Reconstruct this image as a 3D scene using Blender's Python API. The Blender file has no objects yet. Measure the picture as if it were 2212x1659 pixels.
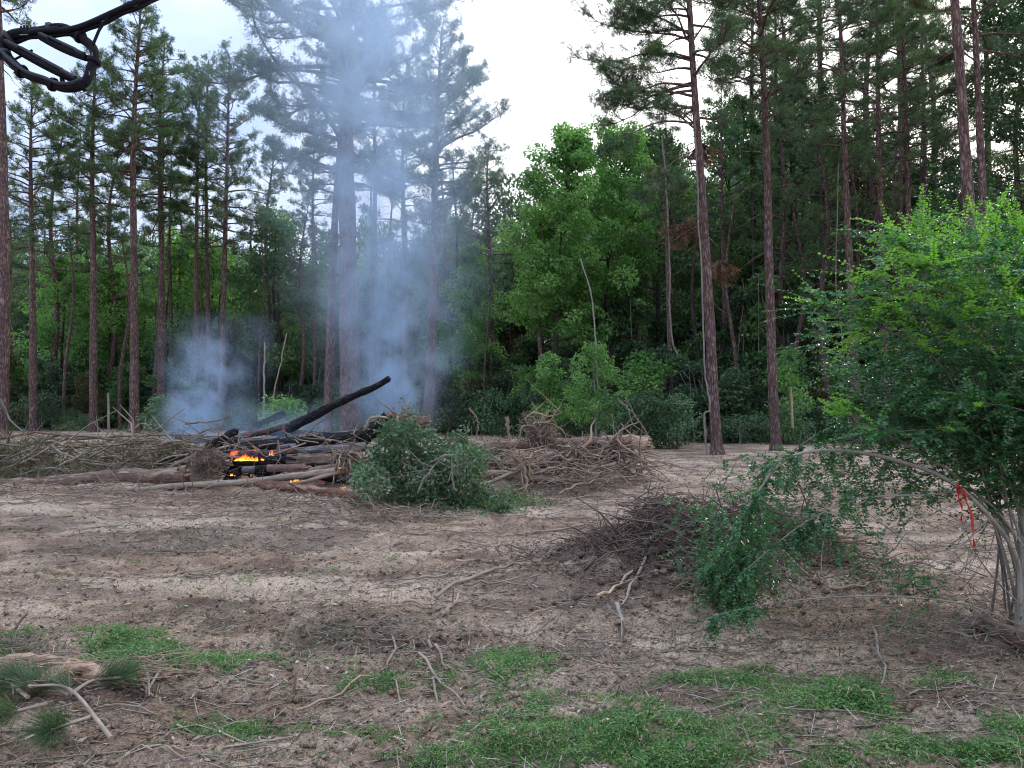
import bpy, math, random
import numpy as np
from math import sin, cos, pi, radians, exp, sqrt
from mathutils import Vector, Matrix

random.seed(7)
rng = np.random.default_rng(7)
C = bpy.context.scene.collection
S = bpy.context.scene

# ------------------------------------------------------------------ camera
CAM_H = 1.7
PITCH = radians(1.2)
FPX = 1642.0            # focal length in pixels of a 2212 px wide view
cam_d = bpy.data.cameras.new('camera')
cam = bpy.data.objects.new('camera', cam_d)
C.objects.link(cam)
cam.location = (0, 0, CAM_H)
cam.rotation_euler = (pi / 2 + PITCH, 0, 0)
cam_d.sensor_width = 36.0
cam_d.lens = 36.0 * FPX / 2212.0
cam_d.clip_start = 0.1
cam_d.clip_end = 2000
S.camera = cam

# ------------------------------------------------------------------ world
SUN_AZ = radians(38)     # to the right of the view, behind the trees
SUN_EL = radians(24)
w = bpy.data.worlds.new('World')
S.world = w
w.use_nodes = True
nt = w.node_tree
nt.nodes.clear()
out = nt.nodes.new('ShaderNodeOutputWorld')
sky = nt.nodes.new('ShaderNodeTexSky')
sky.sky_type = 'NISHITA'
sky.sun_disc = False
sky.sun_elevation = SUN_EL
sky.sun_rotation = SUN_AZ
sky.dust_density = 2.0
bg1 = nt.nodes.new('ShaderNodeBackground')
bg1.inputs[1].default_value = 0.10
nt.links.new(sky.outputs[0], bg1.inputs[0])
geo = nt.nodes.new('ShaderNodeTexCoord')
mp = nt.nodes.new('ShaderNodeMapping')
mp.inputs['Scale'].default_value = (1.0, 1.0, 2.2)
nt.links.new(geo.outputs['Generated'], mp.inputs[0])
nz = nt.nodes.new('ShaderNodeTexNoise')
nz.inputs['Scale'].default_value = 2.3
nz.inputs['Detail'].default_value = 5
nz.inputs['Roughness'].default_value = 0.55
nt.links.new(mp.outputs[0], nz.inputs[0])
dotn = nt.nodes.new('ShaderNodeVectorMath')
dotn.operation = 'DOT_PRODUCT'
nt.links.new(geo.outputs['Generated'], dotn.inputs[0])
dotn.inputs[1].default_value = (sin(SUN_AZ) * cos(SUN_EL), cos(SUN_AZ) * cos(SUN_EL), sin(SUN_EL))
glow = nt.nodes.new('ShaderNodeMapRange')      # the cloud deck is thinner and brighter towards the sun
glow.interpolation_type = 'SMOOTHSTEP'
glow.inputs['From Min'].default_value = 0.55
glow.inputs['From Max'].default_value = 0.97
glow.inputs['To Min'].default_value = 0.0
glow.inputs['To Max'].default_value = 1.0
nt.links.new(dotn.outputs['Value'], glow.inputs[0])
cr = nt.nodes.new('ShaderNodeValToRGB')        # cloud deck colour by thickness
cr.color_ramp.elements[0].position = 0.34
cr.color_ramp.elements[0].color = (0.27, 0.37, 0.62, 1)
cr.color_ramp.elements[1].position = 0.66
cr.color_ramp.elements[1].color = (0.60, 0.66, 0.80, 1)
nt.links.new(nz.outputs['Fac'], cr.inputs[0])
mixc = nt.nodes.new('ShaderNodeMix')
mixc.data_type = 'RGBA'
nt.links.new(glow.outputs[0], mixc.inputs['Factor'])
nt.links.new(cr.outputs[0], mixc.inputs['A'])
mixc.inputs['B'].default_value = (1.15, 1.13, 1.12, 1)
sep = nt.nodes.new('ShaderNodeSeparateXYZ')
nt.links.new(geo.outputs['Generated'], sep.inputs[0])
lum = nt.nodes.new('ShaderNodeMapRange')       # overcast deck: brighter overhead than at the horizon
lum.inputs['From Min'].default_value = 0.0
lum.inputs['From Max'].default_value = 1.0
lum.inputs['To Min'].default_value = 0.72
lum.inputs['To Max'].default_value = 2.2
nt.links.new(sep.outputs['Z'], lum.inputs[0])
bg2 = nt.nodes.new('ShaderNodeBackground')
nt.links.new(lum.outputs[0], bg2.inputs[1])
nt.links.new(mixc.outputs['Result'], bg2.inputs[0])
mixs = nt.nodes.new('ShaderNodeMixShader')
mixs.inputs[0].default_value = 0.88
nt.links.new(bg1.outputs[0], mixs.inputs[1])
nt.links.new(bg2.outputs[0], mixs.inputs[2])
nt.links.new(mixs.outputs[0], out.inputs['Surface'])

sun_d = bpy.data.lights.new('sun', 'SUN')
sun_d.energy = 1.5
sun_d.angle = radians(11)
sun_d.color = (1.0, 0.93, 0.84)
sun = bpy.data.objects.new('sun', sun_d)
C.objects.link(sun)
sv = Vector((sin(SUN_AZ) * cos(SUN_EL), cos(SUN_AZ) * cos(SUN_EL), sin(SUN_EL)))
sun.rotation_euler = sv.to_track_quat('Z', 'Y').to_euler()

S.view_settings.view_transform = 'Standard'
S.view_settings.look = 'None'
S.view_settings.exposure = 0.80
S.view_settings.gamma = 1.0
S.view_settings.use_curve_mapping = False
S.render.engine = 'CYCLES'
S.cycles.pixel_filter_type = 'BLACKMAN_HARRIS'
S.cycles.filter_width = 1.1
S.cycles.max_bounces = 6
S.cycles.diffuse_bounces = 3
S.cycles.glossy_bounces = 2
S.cycles.transmission_bounces = 3
S.cycles.volume_bounces = 2
S.cycles.transparent_max_bounces = 8
S.cycles.caustics_reflective = False
S.cycles.caustics_refractive = False
S.cycles.volume_max_steps = 128

# ------------------------------------------------------------------ placing helpers
def W(u, v, d):
    """world point at forward distance d seen at (u, v) of the 2212x1659 view"""
    a = (u - 1106.0) / FPX
    b = (829.5 - v) / FPX
    # camera ray: forward rotated up by PITCH
    fy, fz = cos(PITCH) - b * sin(PITCH), sin(PITCH) + b * cos(PITCH)
    k = d / fy
    return np.array((a * k, d, CAM_H + fz * k))

def G(u, v, z=0.0):
    """ground point seen at (u, v)"""
    a = (u - 1106.0) / FPX
    b = (829.5 - v) / FPX
    fy, fz = cos(PITCH) - b * sin(PITCH), sin(PITCH) + b * cos(PITCH)
    k = (z - CAM_H) / fz
    return np.array((a * k, fy * k, z))

# ------------------------------------------------------------------ noise
def _hash(ix, iy, iz, seed):
    h = (ix.astype(np.int64) * 374761393 + iy.astype(np.int64) * 668265263 + iz.astype(np.int64) * 2147483647 + seed * 1442695041) & 0xFFFFFFFF
    h = ((h ^ (h >> 13)) * 1274126177) & 0xFFFFFFFF
    h = (h ^ (h >> 16)) & 0xFFFFFF
    return h / float(0xFFFFFF)

def vn(x, y, seed=0):
    x = np.asarray(x, float); y = np.asarray(y, float)
    ix = np.floor(x); iy = np.floor(y)
    fx = x - ix; fy = y - iy
    fx = fx * fx * (3 - 2 * fx); fy = fy * fy * (3 - 2 * fy)
    z = np.zeros_like(ix)
    a = _hash(ix, iy, z, seed); b = _hash(ix + 1, iy, z, seed)
    c = _hash(ix, iy + 1, z, seed); d = _hash(ix + 1, iy + 1, z, seed)
    return (a * (1 - fx) + b * fx) * (1 - fy) + (c * (1 - fx) + d * fx) * fy

def fbm(x, y, seed=0, o=4):
    s = 0; a = 0.5
    for i in range(o):
        s = s + a * (vn(x, y, seed + i * 17) - 0.5)
        x = x * 2.03 + 3.1; y = y * 2.03 + 1.7; a *= 0.5
    return s

MOUND = [  # x, y, rx, ry, h
    (1.9, 7.4, 1.3, 0.70, 0.42), (0.9, 7.0, 1.1, 0.5, 0.10), (2.5, 6.9, 0.7, 0.55, 0.10),
    (3.4, 5.6, 1.6, 0.5, 0.07), (0.25, 6.55, 0.55, 0.3, 0.09), (-2.9, 9.3, 1.6, 0.6, 0.10), (-1.0, 10.4, 2.2, 0.5, 0.07),
    (-1.35, 5.75, 0.4, 0.22, 0.11), (-2.9, 4.5, 0.9, 0.35, 0.06), (4.6, 5.6, 1.0, 0.7, 0.10),
    (-9, 15.3, 6, 2.0, 0.12), (-3, 14.8, 4, 2.2, 0.15), (1.5, 15, 2.6, 1.6, 0.12),
]

def ground(x, y):
    x = np.asarray(x, float); y = np.asarray(y, float)
    r = np.sqrt(x * x + y * y)
    near = np.clip((30 - r) / 14, 0, 1)
    h = 0.10 * fbm(x * 0.25, y * 0.32, 5, 3) + 0.11 * fbm(x * 0.9, y * 1.5, 11, 4)
    clod = np.abs(fbm(x * 3.1, y * 4.2, 23, 4))
    h = h + near * (0.20 * clod)
    fine = fbm(x * 13, y * 15, 31, 3)
    h = h + np.clip((14 - r) / 6, 0, 1) * 0.055 * fine
    # wheel and track ruts running across the clearing
    for (yc, sl, wd, dp) in ((7.75, 0.03, 0.28, 0.05), (8.9, 0.05, 0.3, 0.05), (11.0, -0.02, 0.35, 0.05), (5.35, 0.08, 0.22, 0.035)):
        q = (y - yc - sl * x - 0.25 * fbm(x * 0.3, x * 0 + yc, 3, 2)) / wd
        cle = 0.5 + 0.5 * np.sin((x + 0.5 * y) * 2 * pi / 0.19)
        h = h - dp * np.exp(-q * q) * (0.55 + 0.6 * cle) + 0.5 * dp * np.exp(-(np.abs(q) - 1.6) ** 2 * 3)
    for (mx, my, rx, ry, hh) in MOUND:
        g = np.exp(-(((x - mx) / rx) ** 2 + ((y - my) / ry) ** 2))
        h = h + hh * g * (0.8 + 0.9 * np.abs(fbm(x * 2.2, y * 2.2, 41, 4)) * 2)
    return h

def gz(x, y):
    return float(ground(np.array([x]), np.array([y]))[0])

# ------------------------------------------------------------------ mesh builder
class MB:
    def __init__(s):
        s.V = []; s.F = []; s.n = 0; s.var = []; s.bk = []

    def add(s, V, F, mat=0, var=0.5, bk=None):
        V = np.asarray(V, float).reshape(-1, 3); F = np.asarray(F, int)
        if len(V) == 0 or len(F) == 0:
            return
        s.V.append(V); s.F.append((F + s.n, mat)); s.n += len(V)
        s.var.append(np.broadcast_to(np.asarray(var, float), (len(V),)).copy())
        s.bk.append(V.copy() if bk is None else np.asarray(bk, float))

    def build(s, name, mats, parent=None, smooth=True, data_only=False):
        V = np.concatenate(s.V)
        me = bpy.data.meshes.new(name)
        me.vertices.add(len(V)); me.vertices.foreach_set('co', V.astype(np.float32).ravel())
        loops = np.concatenate([f.ravel() for f, m in s.F])
        tot = np.concatenate([np.full(len(f), f.shape[1]) for f, m in s.F])
        mi = np.concatenate([np.full(len(f), m) for f, m in s.F])
        me.loops.add(len(loops)); me.loops.foreach_set('vertex_index', loops.astype(np.int32))
        me.polygons.add(len(tot))
        st = np.concatenate(([0], np.cumsum(tot)[:-1]))
        me.polygons.foreach_set('loop_start', st.astype(np.int32))
        me.polygons.foreach_set('loop_total', tot.astype(np.int32))
        me.polygons.foreach_set('material_index', mi.astype(np.int32))
        me.polygons.foreach_set('use_smooth', np.full(len(tot), smooth))
        a = me.attributes.new('var', 'FLOAT', 'POINT'); a.data.foreach_set('value', np.concatenate(s.var).astype(np.float32))
        a = me.attributes.new('bk', 'FLOAT_VECTOR', 'POINT'); a.data.foreach_set('vector', np.concatenate(s.bk).astype(np.float32).ravel())
        for m in (mats if isinstance(mats, (list, tuple)) else [mats]):
            me.materials.append(m)
        me.update(calc_edges=True)
        if data_only:
            return me
        o = bpy.data.objects.new(name, me); C.objects.link(o)
        if parent is not None:
            o.parent = parent
        return o

def shade_flat(o):
    pass

def nrm(a):
    return a / (np.linalg.norm(a, axis=-1, keepdims=True) + 1e-9)

def smooth_path(P, n):
    """Catmull-Rom through P, n points per segment"""
    P = np.asarray(P, float)
    Q = np.vstack([2 * P[0] - P[1], P, 2 * P[-1] - P[-2]])
    o = []
    for i in range(1, len(Q) - 2):
        for k in range(n):
            t = k / n
            o.append(0.5 * ((2 * Q[i]) + (-Q[i - 1] + Q[i + 1]) * t + (2 * Q[i - 1] - 5 * Q[i] + 4 * Q[i + 1] - Q[i + 2]) * t * t
                            + (-Q[i - 1] + 3 * Q[i] - 3 * Q[i + 1] + Q[i + 2]) * t ** 3))
    o.append(P[-1])
    return np.array(o)

def tube(mb, pts, rad, sides=6, mat=0, var=0.5, rough=0.0, cap=True, closed=False, squash=None):
    pts = np.asarray(pts, float); n = len(pts)
    rad = np.interp(np.linspace(0, 1, n), np.linspace(0, 1, len(rad)), rad) if np.ndim(rad) else np.full(n, float(rad))
    T = np.gradient(pts, axis=0)
    if closed:
        T = np.roll(pts, -1, 0) - np.roll(pts, 1, 0)
    T = nrm(T)
    up = np.array((0, 0, 1.0)) if abs(T[0][2]) < 0.9 else np.array((1.0, 0, 0))
    A = np.cross(T[0], up); A /= np.linalg.norm(A)
    ang = np.linspace(0, 2 * pi, sides, endpoint=False)
    ca, sa = np.cos(ang), np.sin(ang)
    V = np.empty((n, sides, 3)); K = np.empty((n, sides, 3)); L = 0
    sd = random.random() * 100
    for i in range(n):
        A = A - T[i] * np.dot(A, T[i]); A /= np.linalg.norm(A)
        B = np.cross(T[i], A)
        if i:
            L += np.linalg.norm(pts[i] - pts[i - 1])
        r = rad[i] * np.ones(sides)
        if rough:
            r = r * (1 + rough * (2 * fbm(ca * 1.6 + sd, sa * 1.6 + L / max(rad[0], .01) * 0.5, 3, 3)) * 2)
        s2 = squash if squash else 1.0
        V[i] = pts[i] + A * (ca * r)[:, None] + B * (sa * r * s2)[:, None]
        K[i, :, 0] = ca * rad[i] + sd; K[i, :, 1] = sa * rad[i]; K[i, :, 2] = L
    idx = np.arange(n * sides).reshape(n, sides)
    if closed:
        a = idx; b = np.roll(idx, -1, 1); c = np.roll(b, -1, 0); d = np.roll(a, -1, 0)
    else:
        a = idx[:-1]; b = np.roll(idx, -1, 1)[:-1]; c = np.roll(idx, -1, 1)[1:]; d = idx[1:]
    F = np.stack([a, b, c, d], -1).reshape(-1, 4)
    mb.add(V.reshape(-1, 3), F, mat, var, K.reshape(-1, 3))
    if cap and not closed and sides > 3:
        for ring, ctr, fl in ((V[0], pts[0], 1), (V[-1], pts[-1], 0)):
            q = np.vstack([ring, ctr[None]])
            f = [[(j + 1) % sides, j, sides] if fl else [j, (j + 1) % sides, sides] for j in range(sides)]
            mb.add(q, f, mat, var, q * 1.0)

def sticks(mb, P0, P1, r0, r1, sides=3, mat=0, var=0.5):
    """many straight tapered sticks at once"""
    P0 = np.asarray(P0, float).reshape(-1, 3); P1 = np.asarray(P1, float).reshape(-1, 3); n = len(P0)
    if n == 0:
        return
    T = nrm(P1 - P0)
    up = np.where(np.abs(T[:, 2:3]) < 0.9, np.array([[0, 0, 1.0]]), np.array([[1.0, 0, 0]]))
    A = nrm(np.cross(T, up)); B = np.cross(T, A)
    ang = np.linspace(0, 2 * pi, sides, endpoint=False)
    r0 = np.broadcast_to(r0, (n,)); r1 = np.broadcast_to(r1, (n,))
    V = np.empty((n, 2, sides, 3))
    K = np.empty((n, 2, sides, 3))
    Ln = np.linalg.norm(P1 - P0, axis=1)
    off = rng.random(n) * 50
    for j, a in enumerate(ang):
        dd = A * cos(a) + B * sin(a)
        V[:, 0, j] = P0 + dd * r0[:, None]; V[:, 1, j] = P1 + dd * r1[:, None]
        for q in (0, 1):
            K[:, q, j, 0] = cos(a) * r0 + off; K[:, q, j, 1] = sin(a) * r0; K[:, q, j, 2] = q * Ln
    base = np.arange(n)[:, None] * (2 * sides)
    F = []
    for j in range(sides):
        k = (j + 1) % sides
        F.append(np.stack([base[:, 0] + j, base[:, 0] + k, base[:, 0] + sides + k, base[:, 0] + sides + j], -1))
    vv = np.repeat(np.broadcast_to(var, (n,)), 2 * sides)
    mb.add(V.reshape(-1, 3), np.concatenate(F), mat, vv, K.reshape(-1, 3))

def rdir(n):
    return nrm(rng.normal(size=(n, 3)))

def leaves(mb, P, D, L, Wd, mat=0, var=None, up=0.6, fold=0.25):
    """diamond leaves folded on the midrib; D their directions, up = how far they face the sky"""
    n = len(P)
    if n == 0:
        return
    D = nrm(D)
    N = nrm(rdir(n) * (1 - up) + np.array((0, 0, 1.0)) * up)
    Sd = nrm(np.cross(D, N)); N = np.cross(Sd, D)
    L = np.broadcast_to(L, (n,))[:, None]; Wd = np.broadcast_to(Wd, (n,))[:, None]
    V = np.empty((n, 4, 3))
    V[:, 0] = P
    V[:, 1] = P + D * L * 0.45 + Sd * Wd * 0.5 + N * Wd * fold
    V[:, 2] = P + D * L - N * L * 0.12
    V[:, 3] = P + D * L * 0.45 - Sd * Wd * 0.5 + N * Wd * fold
    b = np.arange(n)[:, None] * 4
    F = np.concatenate([b + np.array([[0, 1, 2]]), b + np.array([[0, 2, 3]])])
    if var is None:
        var = rng.random(n)
    mb.add(V.reshape(-1, 3), F, mat, np.repeat(np.broadcast_to(var, (n,)), 4))

def tufts(mb, P, D, K, L, wd, mat=0, spread=0.9, var=None):
    """needle tufts: K needles each"""
    n = len(P)
    if n == 0:
        return
    if var is None:
        var = rng.random(n)
    PP = np.repeat(P, K, 0); DD = nrm(np.repeat(nrm(D), K, 0) * (1 - spread * 0.45) + rdir(n * K) * spread)
    LL = (L * (0.7 + 0.5 * rng.random(n * K)))[:, None]
    Sd = nrm(np.cross(DD, rdir(n * K)))
    V = np.empty((n * K, 3, 3))
    V[:, 0] = PP - Sd * wd * 0.35; V[:, 1] = PP + DD * LL * 0.55 + Sd * wd; V[:, 2] = PP + DD * LL
    F = np.arange(n * K * 3).reshape(-1, 3)
    mb.add(V.reshape(-1, 3), F, mat, np.repeat(var, K * 3))

def fronds(mb_leaf, mb_stem, P, D, L, leaf, nl, ymat, droop=0.3, rs_=0.0022, vbias=0.0):
    """sprays with opposite small leaves; P roots, D directions"""
    n = len(P); D = nrm(D)
    segs = 5
    pts = [P]; d = D
    for k in range(segs):
        d = nrm(d + np.array((0, 0, -droop / segs)) + rng.normal(size=(n, 3)) * 0.07)
        pts.append(pts[-1] + d * (L / segs)[:, None])
    pts = np.stack(pts, 1)
    for k0, k1 in ((0, 2), (2, 5)):
        sticks(mb_stem, pts[:, k0], pts[:, k1], rs_ * (1 - k0 / 7), rs_ * (1 - k1 / 7), 3, 0, 0.4)
    LP, LD, VR, LS = [], [], [], []
    tint = rng.random(n)
    for j in range(nl):
        f = 0.10 + 0.88 * j / (nl - 1) * segs * 0.999 / segs
        q = f * segs; i = int(min(q, segs - 1)); fr = q - i
        p = pts[:, i] * (1 - fr) + pts[:, i + 1] * fr
        dd = nrm(pts[:, i + 1] - pts[:, i])
        side = nrm(np.cross(dd, np.array((0, 0, 1.0)) + rng.normal(size=(n, 3)) * 0.25))
        for s in (-1, 1):
            LP.append(p); LD.append(dd * 0.55 + side * s + rng.normal(size=(n, 3)) * 0.2)
            VR.append(np.clip(0.5 * tint + 0.35 * rng.random(n) + vbias, 0, 1)); LS.append(leaf * (1.0 - 0.35 * f) * (0.8 + 0.4 * rng.random(n)))
    LP = np.concatenate(LP); LD = np.concatenate(LD); VR = np.concatenate(VR); LS = np.concatenate(LS)
    leaves(mb_leaf, LP, LD, LS, LS * 0.58, ymat, VR, up=0.42, fold=0.12)
    return pts

# ------------------------------------------------------------------ materials
def new_mat(name):
    m = bpy.data.materials.new(name); m.use_nodes = True
    t = m.node_tree; t.nodes.clear()
    o = t.nodes.new('ShaderNodeOutputMaterial')
    return m, t, o

def ramp(t, fac, stops):
    r = t.nodes.new('ShaderNodeValToRGB')
    e = r.color_ramp.elements
    while len(e) < len(stops):
        e.new(0.5)
    for k, (p, c) in enumerate(stops):
        e[k].position = p; e[k].color = (*c, 1)
    t.links.new(fac, r.inputs[0])
    return r.outputs[0]

def noise(t, vec, scale, detail=4, rough=0.6, out='Fac'):
    n = t.nodes.new('ShaderNodeTexNoise'); n.inputs['Scale'].default_value = scale
    n.inputs['Detail'].default_value = detail; n.inputs['Roughness'].default_value = rough
    if vec is not None:
        t.links.new(vec, n.inputs['Vector'])
    return n.outputs[out]

def attr(t, name, what='Fac'):
    a = t.nodes.new('ShaderNodeAttribute'); a.attribute_name = name
    return a.outputs[what]

def mathn(t, op, a, b=None, clamp=False):
    n = t.nodes.new('ShaderNodeMath'); n.operation = op; n.use_clamp = clamp
    for k, v in enumerate((a, b)):
        if v is None:
            continue
        if isinstance(v, (int, float)):
            n.inputs[k].default_value = v
        else:
            t.links.new(v, n.inputs[k])
    return n.outputs[0]

def mapping(t, vec, sc):
    m = t.nodes.new('ShaderNodeMapping'); m.inputs['Scale'].default_value = sc
    t.links.new(vec, m.inputs[0]); return m.outputs[0]

def mixrgb(t, fac, a, b, mode='MIX'):
    m = t.nodes.new('ShaderNodeMix'); m.data_type = 'RGBA'; m.blend_type = mode
    for sock, v in ((m.inputs['Factor'], fac), (m.inputs['A'], a), (m.inputs['B'], b)):
        if isinstance(v, (int, float)):
            sock.default_value = v
        elif isinstance(v, tuple):
            sock.default_value = (*v, 1)
        else:
            t.links.new(v, sock)
    return m.outputs['Result']

def bump(t, h, strength=0.5, dist=0.02):
    b = t.nodes.new('ShaderNodeBump'); b.inputs['Strength'].default_value = strength; b.inputs['Distance'].default_value = dist
    t.links.new(h, b.inputs['Height']); return b.outputs[0]

def leaf_mat(name, stops, trans=0.35, rough=0.45, spec=0.4):
    m, t, o = new_mat(name)
    c = ramp(t, attr(t, 'var'), stops)
    p = t.nodes.new('ShaderNodeBsdfPrincipled'); p.inputs['Roughness'].default_value = rough
    p.inputs['Specular IOR Level'].default_value = spec
    t.links.new(c, p.inputs['Base Color'])
    tr = t.nodes.new('ShaderNodeBsdfTranslucent')
    t.links.new(mixrgb(t, 1.0, c, (1.25, 1.5, 0.85), 'MULTIPLY'), tr.inputs[0])
    mx = t.nodes.new('ShaderNodeMixShader'); mx.inputs[0].default_value = trans
    t.links.new(p.outputs[0], mx.inputs[1]); t.links.new(tr.outputs[0], mx.inputs[2])
    t.links.new(mx.outputs[0], o.inputs[0])
    return m

def bark_mat(name, stops, scale=14, stretch=0.3, rough=0.9, bs=0.8, moss=None, vor=True, torn=None):
    m, t, o = new_mat(name)
    v = mapping(t, attr(t, 'bk', 'Vector'), (1, 1, stretch))
    n1 = noise(t, v, scale, 5, 0.65)
    h = n1
    if vor:
        vo = t.nodes.new('ShaderNodeTexVoronoi'); vo.feature = 'DISTANCE_TO_EDGE'; vo.inputs['Scale'].default_value = scale * 0.9
        wn = noise(t, v, scale * 0.7, 3, 0.6, 'Color')
        wa = t.nodes.new('ShaderNodeVectorMath'); wa.operation = 'MULTIPLY_ADD'; wa.inputs[1].default_value = (0.11, 0.11, 0.11)
        t.links.new(wn, wa.inputs[0]); t.links.new(v, wa.inputs[2]); t.links.new(wa.outputs[0], vo.inputs['Vector'])
        pl = mathn(t, 'MULTIPLY', vo.outputs['Distance'], 3.0, True)
        h = mathn(t, 'MULTIPLY', mathn(t, 'ADD', n1, 0.25), mathn(t, 'ADD', mathn(t, 'MULTIPLY', pl, 0.6), 0.48))
    c = ramp(t, h, stops)
    big = noise(t, attr(t, 'bk', 'Vector'), 1.7, 3, 0.6)
    c = mixrgb(t, 1.0, c, ramp(t, big, [(0.3, (0.72, 0.72, 0.74)), (0.7, (1.2, 1.14, 1.08))]), 'MULTIPLY')
    if moss:
        c = mixrgb(t, ramp(t, noise(t, attr(t, 'bk', 'Vector'), 5, 4), [(0.55, (0, 0, 0)), (0.7, (0.7, 0.7, 0.7))]), c, moss)
    if torn:
        tn = noise(t, mapping(t, attr(t, 'bk', 'Vector'), (1, 1, 0.22)), 9, 4, 0.65)
        c = mixrgb(t, ramp(t, tn, [(0.55, (0, 0, 0)), (0.60, (0.85,) * 3)]), c, mixrgb(t, n1, torn, tuple(min(0.8, 1.9 * q) for q in torn)))
    vv = mathn(t, 'ADD', mathn(t, 'MULTIPLY', attr(t, 'var'), 0.5), 0.75)
    cm = t.nodes.new('ShaderNodeVectorMath'); cm.operation = 'SCALE'
    t.links.new(c, cm.inputs[0]); t.links.new(vv, cm.inputs['Scale'])
    p = t.nodes.new('ShaderNodeBsdfPrincipled'); p.inputs['Roughness'].default_value = rough
    p.inputs['Specular IOR Level'].default_value = 0.2
    t.links.new(cm.outputs[0], p.inputs['Base Color'])
    t.links.new(bump(t, h, bs, 0.03), p.inputs['Normal'])
    t.links.new(p.outputs[0], o.inputs[0])
    return m

def plain_mat(name, stops, scale=20, rough=0.85, spec=0.2, bs=0.3):
    m, t, o = new_mat(name)
    tc = t.nodes.new('ShaderNodeTexCoord').outputs['Object']
    n = noise(t, tc, scale, 5, 0.6)
    p = t.nodes.new('ShaderNodeBsdfPrincipled'); p.inputs['Roughness'].default_value = rough
    p.inputs['Specular IOR Level'].default_value = spec
    t.links.new(ramp(t, n, stops), p.inputs['Base Color'])
    t.links.new(bump(t, n, bs, 0.01), p.inputs['Normal'])
    t.links.new(p.outputs[0], o.inputs[0])
    return m

def var_mat(name, stops, rough=0.85, spec=0.2):
    m, t, o = new_mat(name)
    p = t.nodes.new('ShaderNodeBsdfPrincipled'); p.inputs['Roughness'].default_value = rough
    p.inputs['Specular IOR Level'].default_value = spec
    t.links.new(ramp(t, attr(t, 'var'), stops), p.inputs['Base Color'])
    t.links.new(p.outputs[0], o.inputs[0])
    return m

M = {}
M['pine_bark'] = bark_mat('pine_bark', [(0.15, (0.022, 0.014, 0.013)), (0.38, (0.085, 0.052, 0.046)), (0.60, (0.155, 0.105, 0.095)), (0.85, (0.27, 0.21, 0.20))], 15, 0.24, bs=1.0)
M['far_bark'] = bark_mat('grey_brown_bark', [(0.2, (0.030, 0.024, 0.022)), (0.8, (0.115, 0.090, 0.080))], 9, 0.3, vor=False)
M['vine_bark'] = bark_mat('grey_vine_bark', [(0.2, (0.12, 0.105, 0.09)), (0.8, (0.32, 0.30, 0.27))], 20, 0.2, vor=False)
M['pale_bark'] = bark_mat('pale_smooth_bark', [(0.2, (0.16, 0.14, 0.115)), (0.8, (0.40, 0.37, 0.32))], 12, 0.3, moss=(0.12, 0.14, 0.09), vor=False, bs=0.4)
M['needle'] = leaf_mat('pine_needles', [(0.0, (0.032, 0.066, 0.036)), (0.45, (0.072, 0.130, 0.062)), (0.8, (0.125, 0.195, 0.08)), (1.0, (0.22, 0.23, 0.12))], 0.3, 0.5)
M['needle_brown'] = leaf_mat('dead_pine_needles', [(0.0, (0.10, 0.045, 0.02)), (1.0, (0.30, 0.15, 0.07))], 0.25, 0.6)
M['leaf_bright'] = leaf_mat('bright_broad_leaves', [(0.0, (0.085, 0.19, 0.06)), (0.5, (0.17, 0.34, 0.10)), (1.0, (0.36, 0.53, 0.20))], 0.42, 0.45)
M['leaf_mid'] = leaf_mat('green_leaves', [(0.0, (0.045, 0.105, 0.05)), (0.5, (0.095, 0.185, 0.075)), (1.0, (0.20, 0.30, 0.11))], 0.38, 0.45)
M['leaf_dark'] = leaf_mat('dark_evergreen_leaves', [(0.0, (0.034, 0.068, 0.04)), (0.6, (0.07, 0.125, 0.06)), (0.92, (0.13, 0.19, 0.085)), (1.0, (0.22, 0.18, 0.10))], 0.32, 0.42)
M['leaf_olive'] = leaf_mat('olive_leaves', [(0.0, (0.05, 0.055, 0.025)), (0.5, (0.095, 0.095, 0.042)), (1.0, (0.17, 0.14, 0.07))], 0.35, 0.5)
M['leaf_grey'] = leaf_mat('wilting_grey_green_leaves', [(0.0, (0.055, 0.11, 0.055)), (0.5, (0.10, 0.19, 0.09)), (0.8, (0.20, 0.30, 0.17)), (1.0, (0.32, 0.36, 0.25))], 0.3, 0.38, 0.5)
M['leaf_privet'] = leaf_mat('privet_leaves', [(0.0, (0.016, 0.07, 0.028)), (0.5, (0.045, 0.16, 0.05)), (0.85, (0.11, 0.28, 0.08)), (1.0, (0.20, 0.42, 0.16))], 0.32, 0.24, 0.6)  # the brightest tones put leaf highlights into the colour
M['leaf_young_lit'] = leaf_mat('lit_young_privet_leaves', [(0.0, (0.11, 0.28, 0.03)), (0.5, (0.20, 0.42, 0.045)), (1.0, (0.32, 0.56, 0.09))], 0.45, 0.38)  # new growth, with the light on the upper tips painted into its colour
M['grass'] = leaf_mat('grass_blades', [(0.0, (0.04, 0.11, 0.03)), (0.5, (0.09, 0.215, 0.055)), (0.85, (0.19, 0.33, 0.10)), (1.0, (0.45, 0.43, 0.25))], 0.35, 0.4)
M['dead'] = bark_mat('dead_stick_bark', [(0.2, (0.11, 0.085, 0.066)), (0.5, (0.29, 0.235, 0.185)), (0.8, (0.52, 0.44, 0.35))], 22, 0.25, vor=False, bs=0.6)
M['dark_twig'] = bark_mat('dark_twig_bark', [(0.2, (0.07, 0.05, 0.04)), (0.55, (0.18, 0.135, 0.11)), (0.85, (0.36, 0.29, 0.24))], 22, 0.25, vor=False, bs=0.6)
M['wood'] = bark_mat('torn_yellow_wood', [(0.2, (0.17, 0.105, 0.065)), (0.5, (0.40, 0.28, 0.19)), (0.85, (0.62, 0.50, 0.37))], 30, 0.08, vor=False, bs=0.7)
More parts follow.
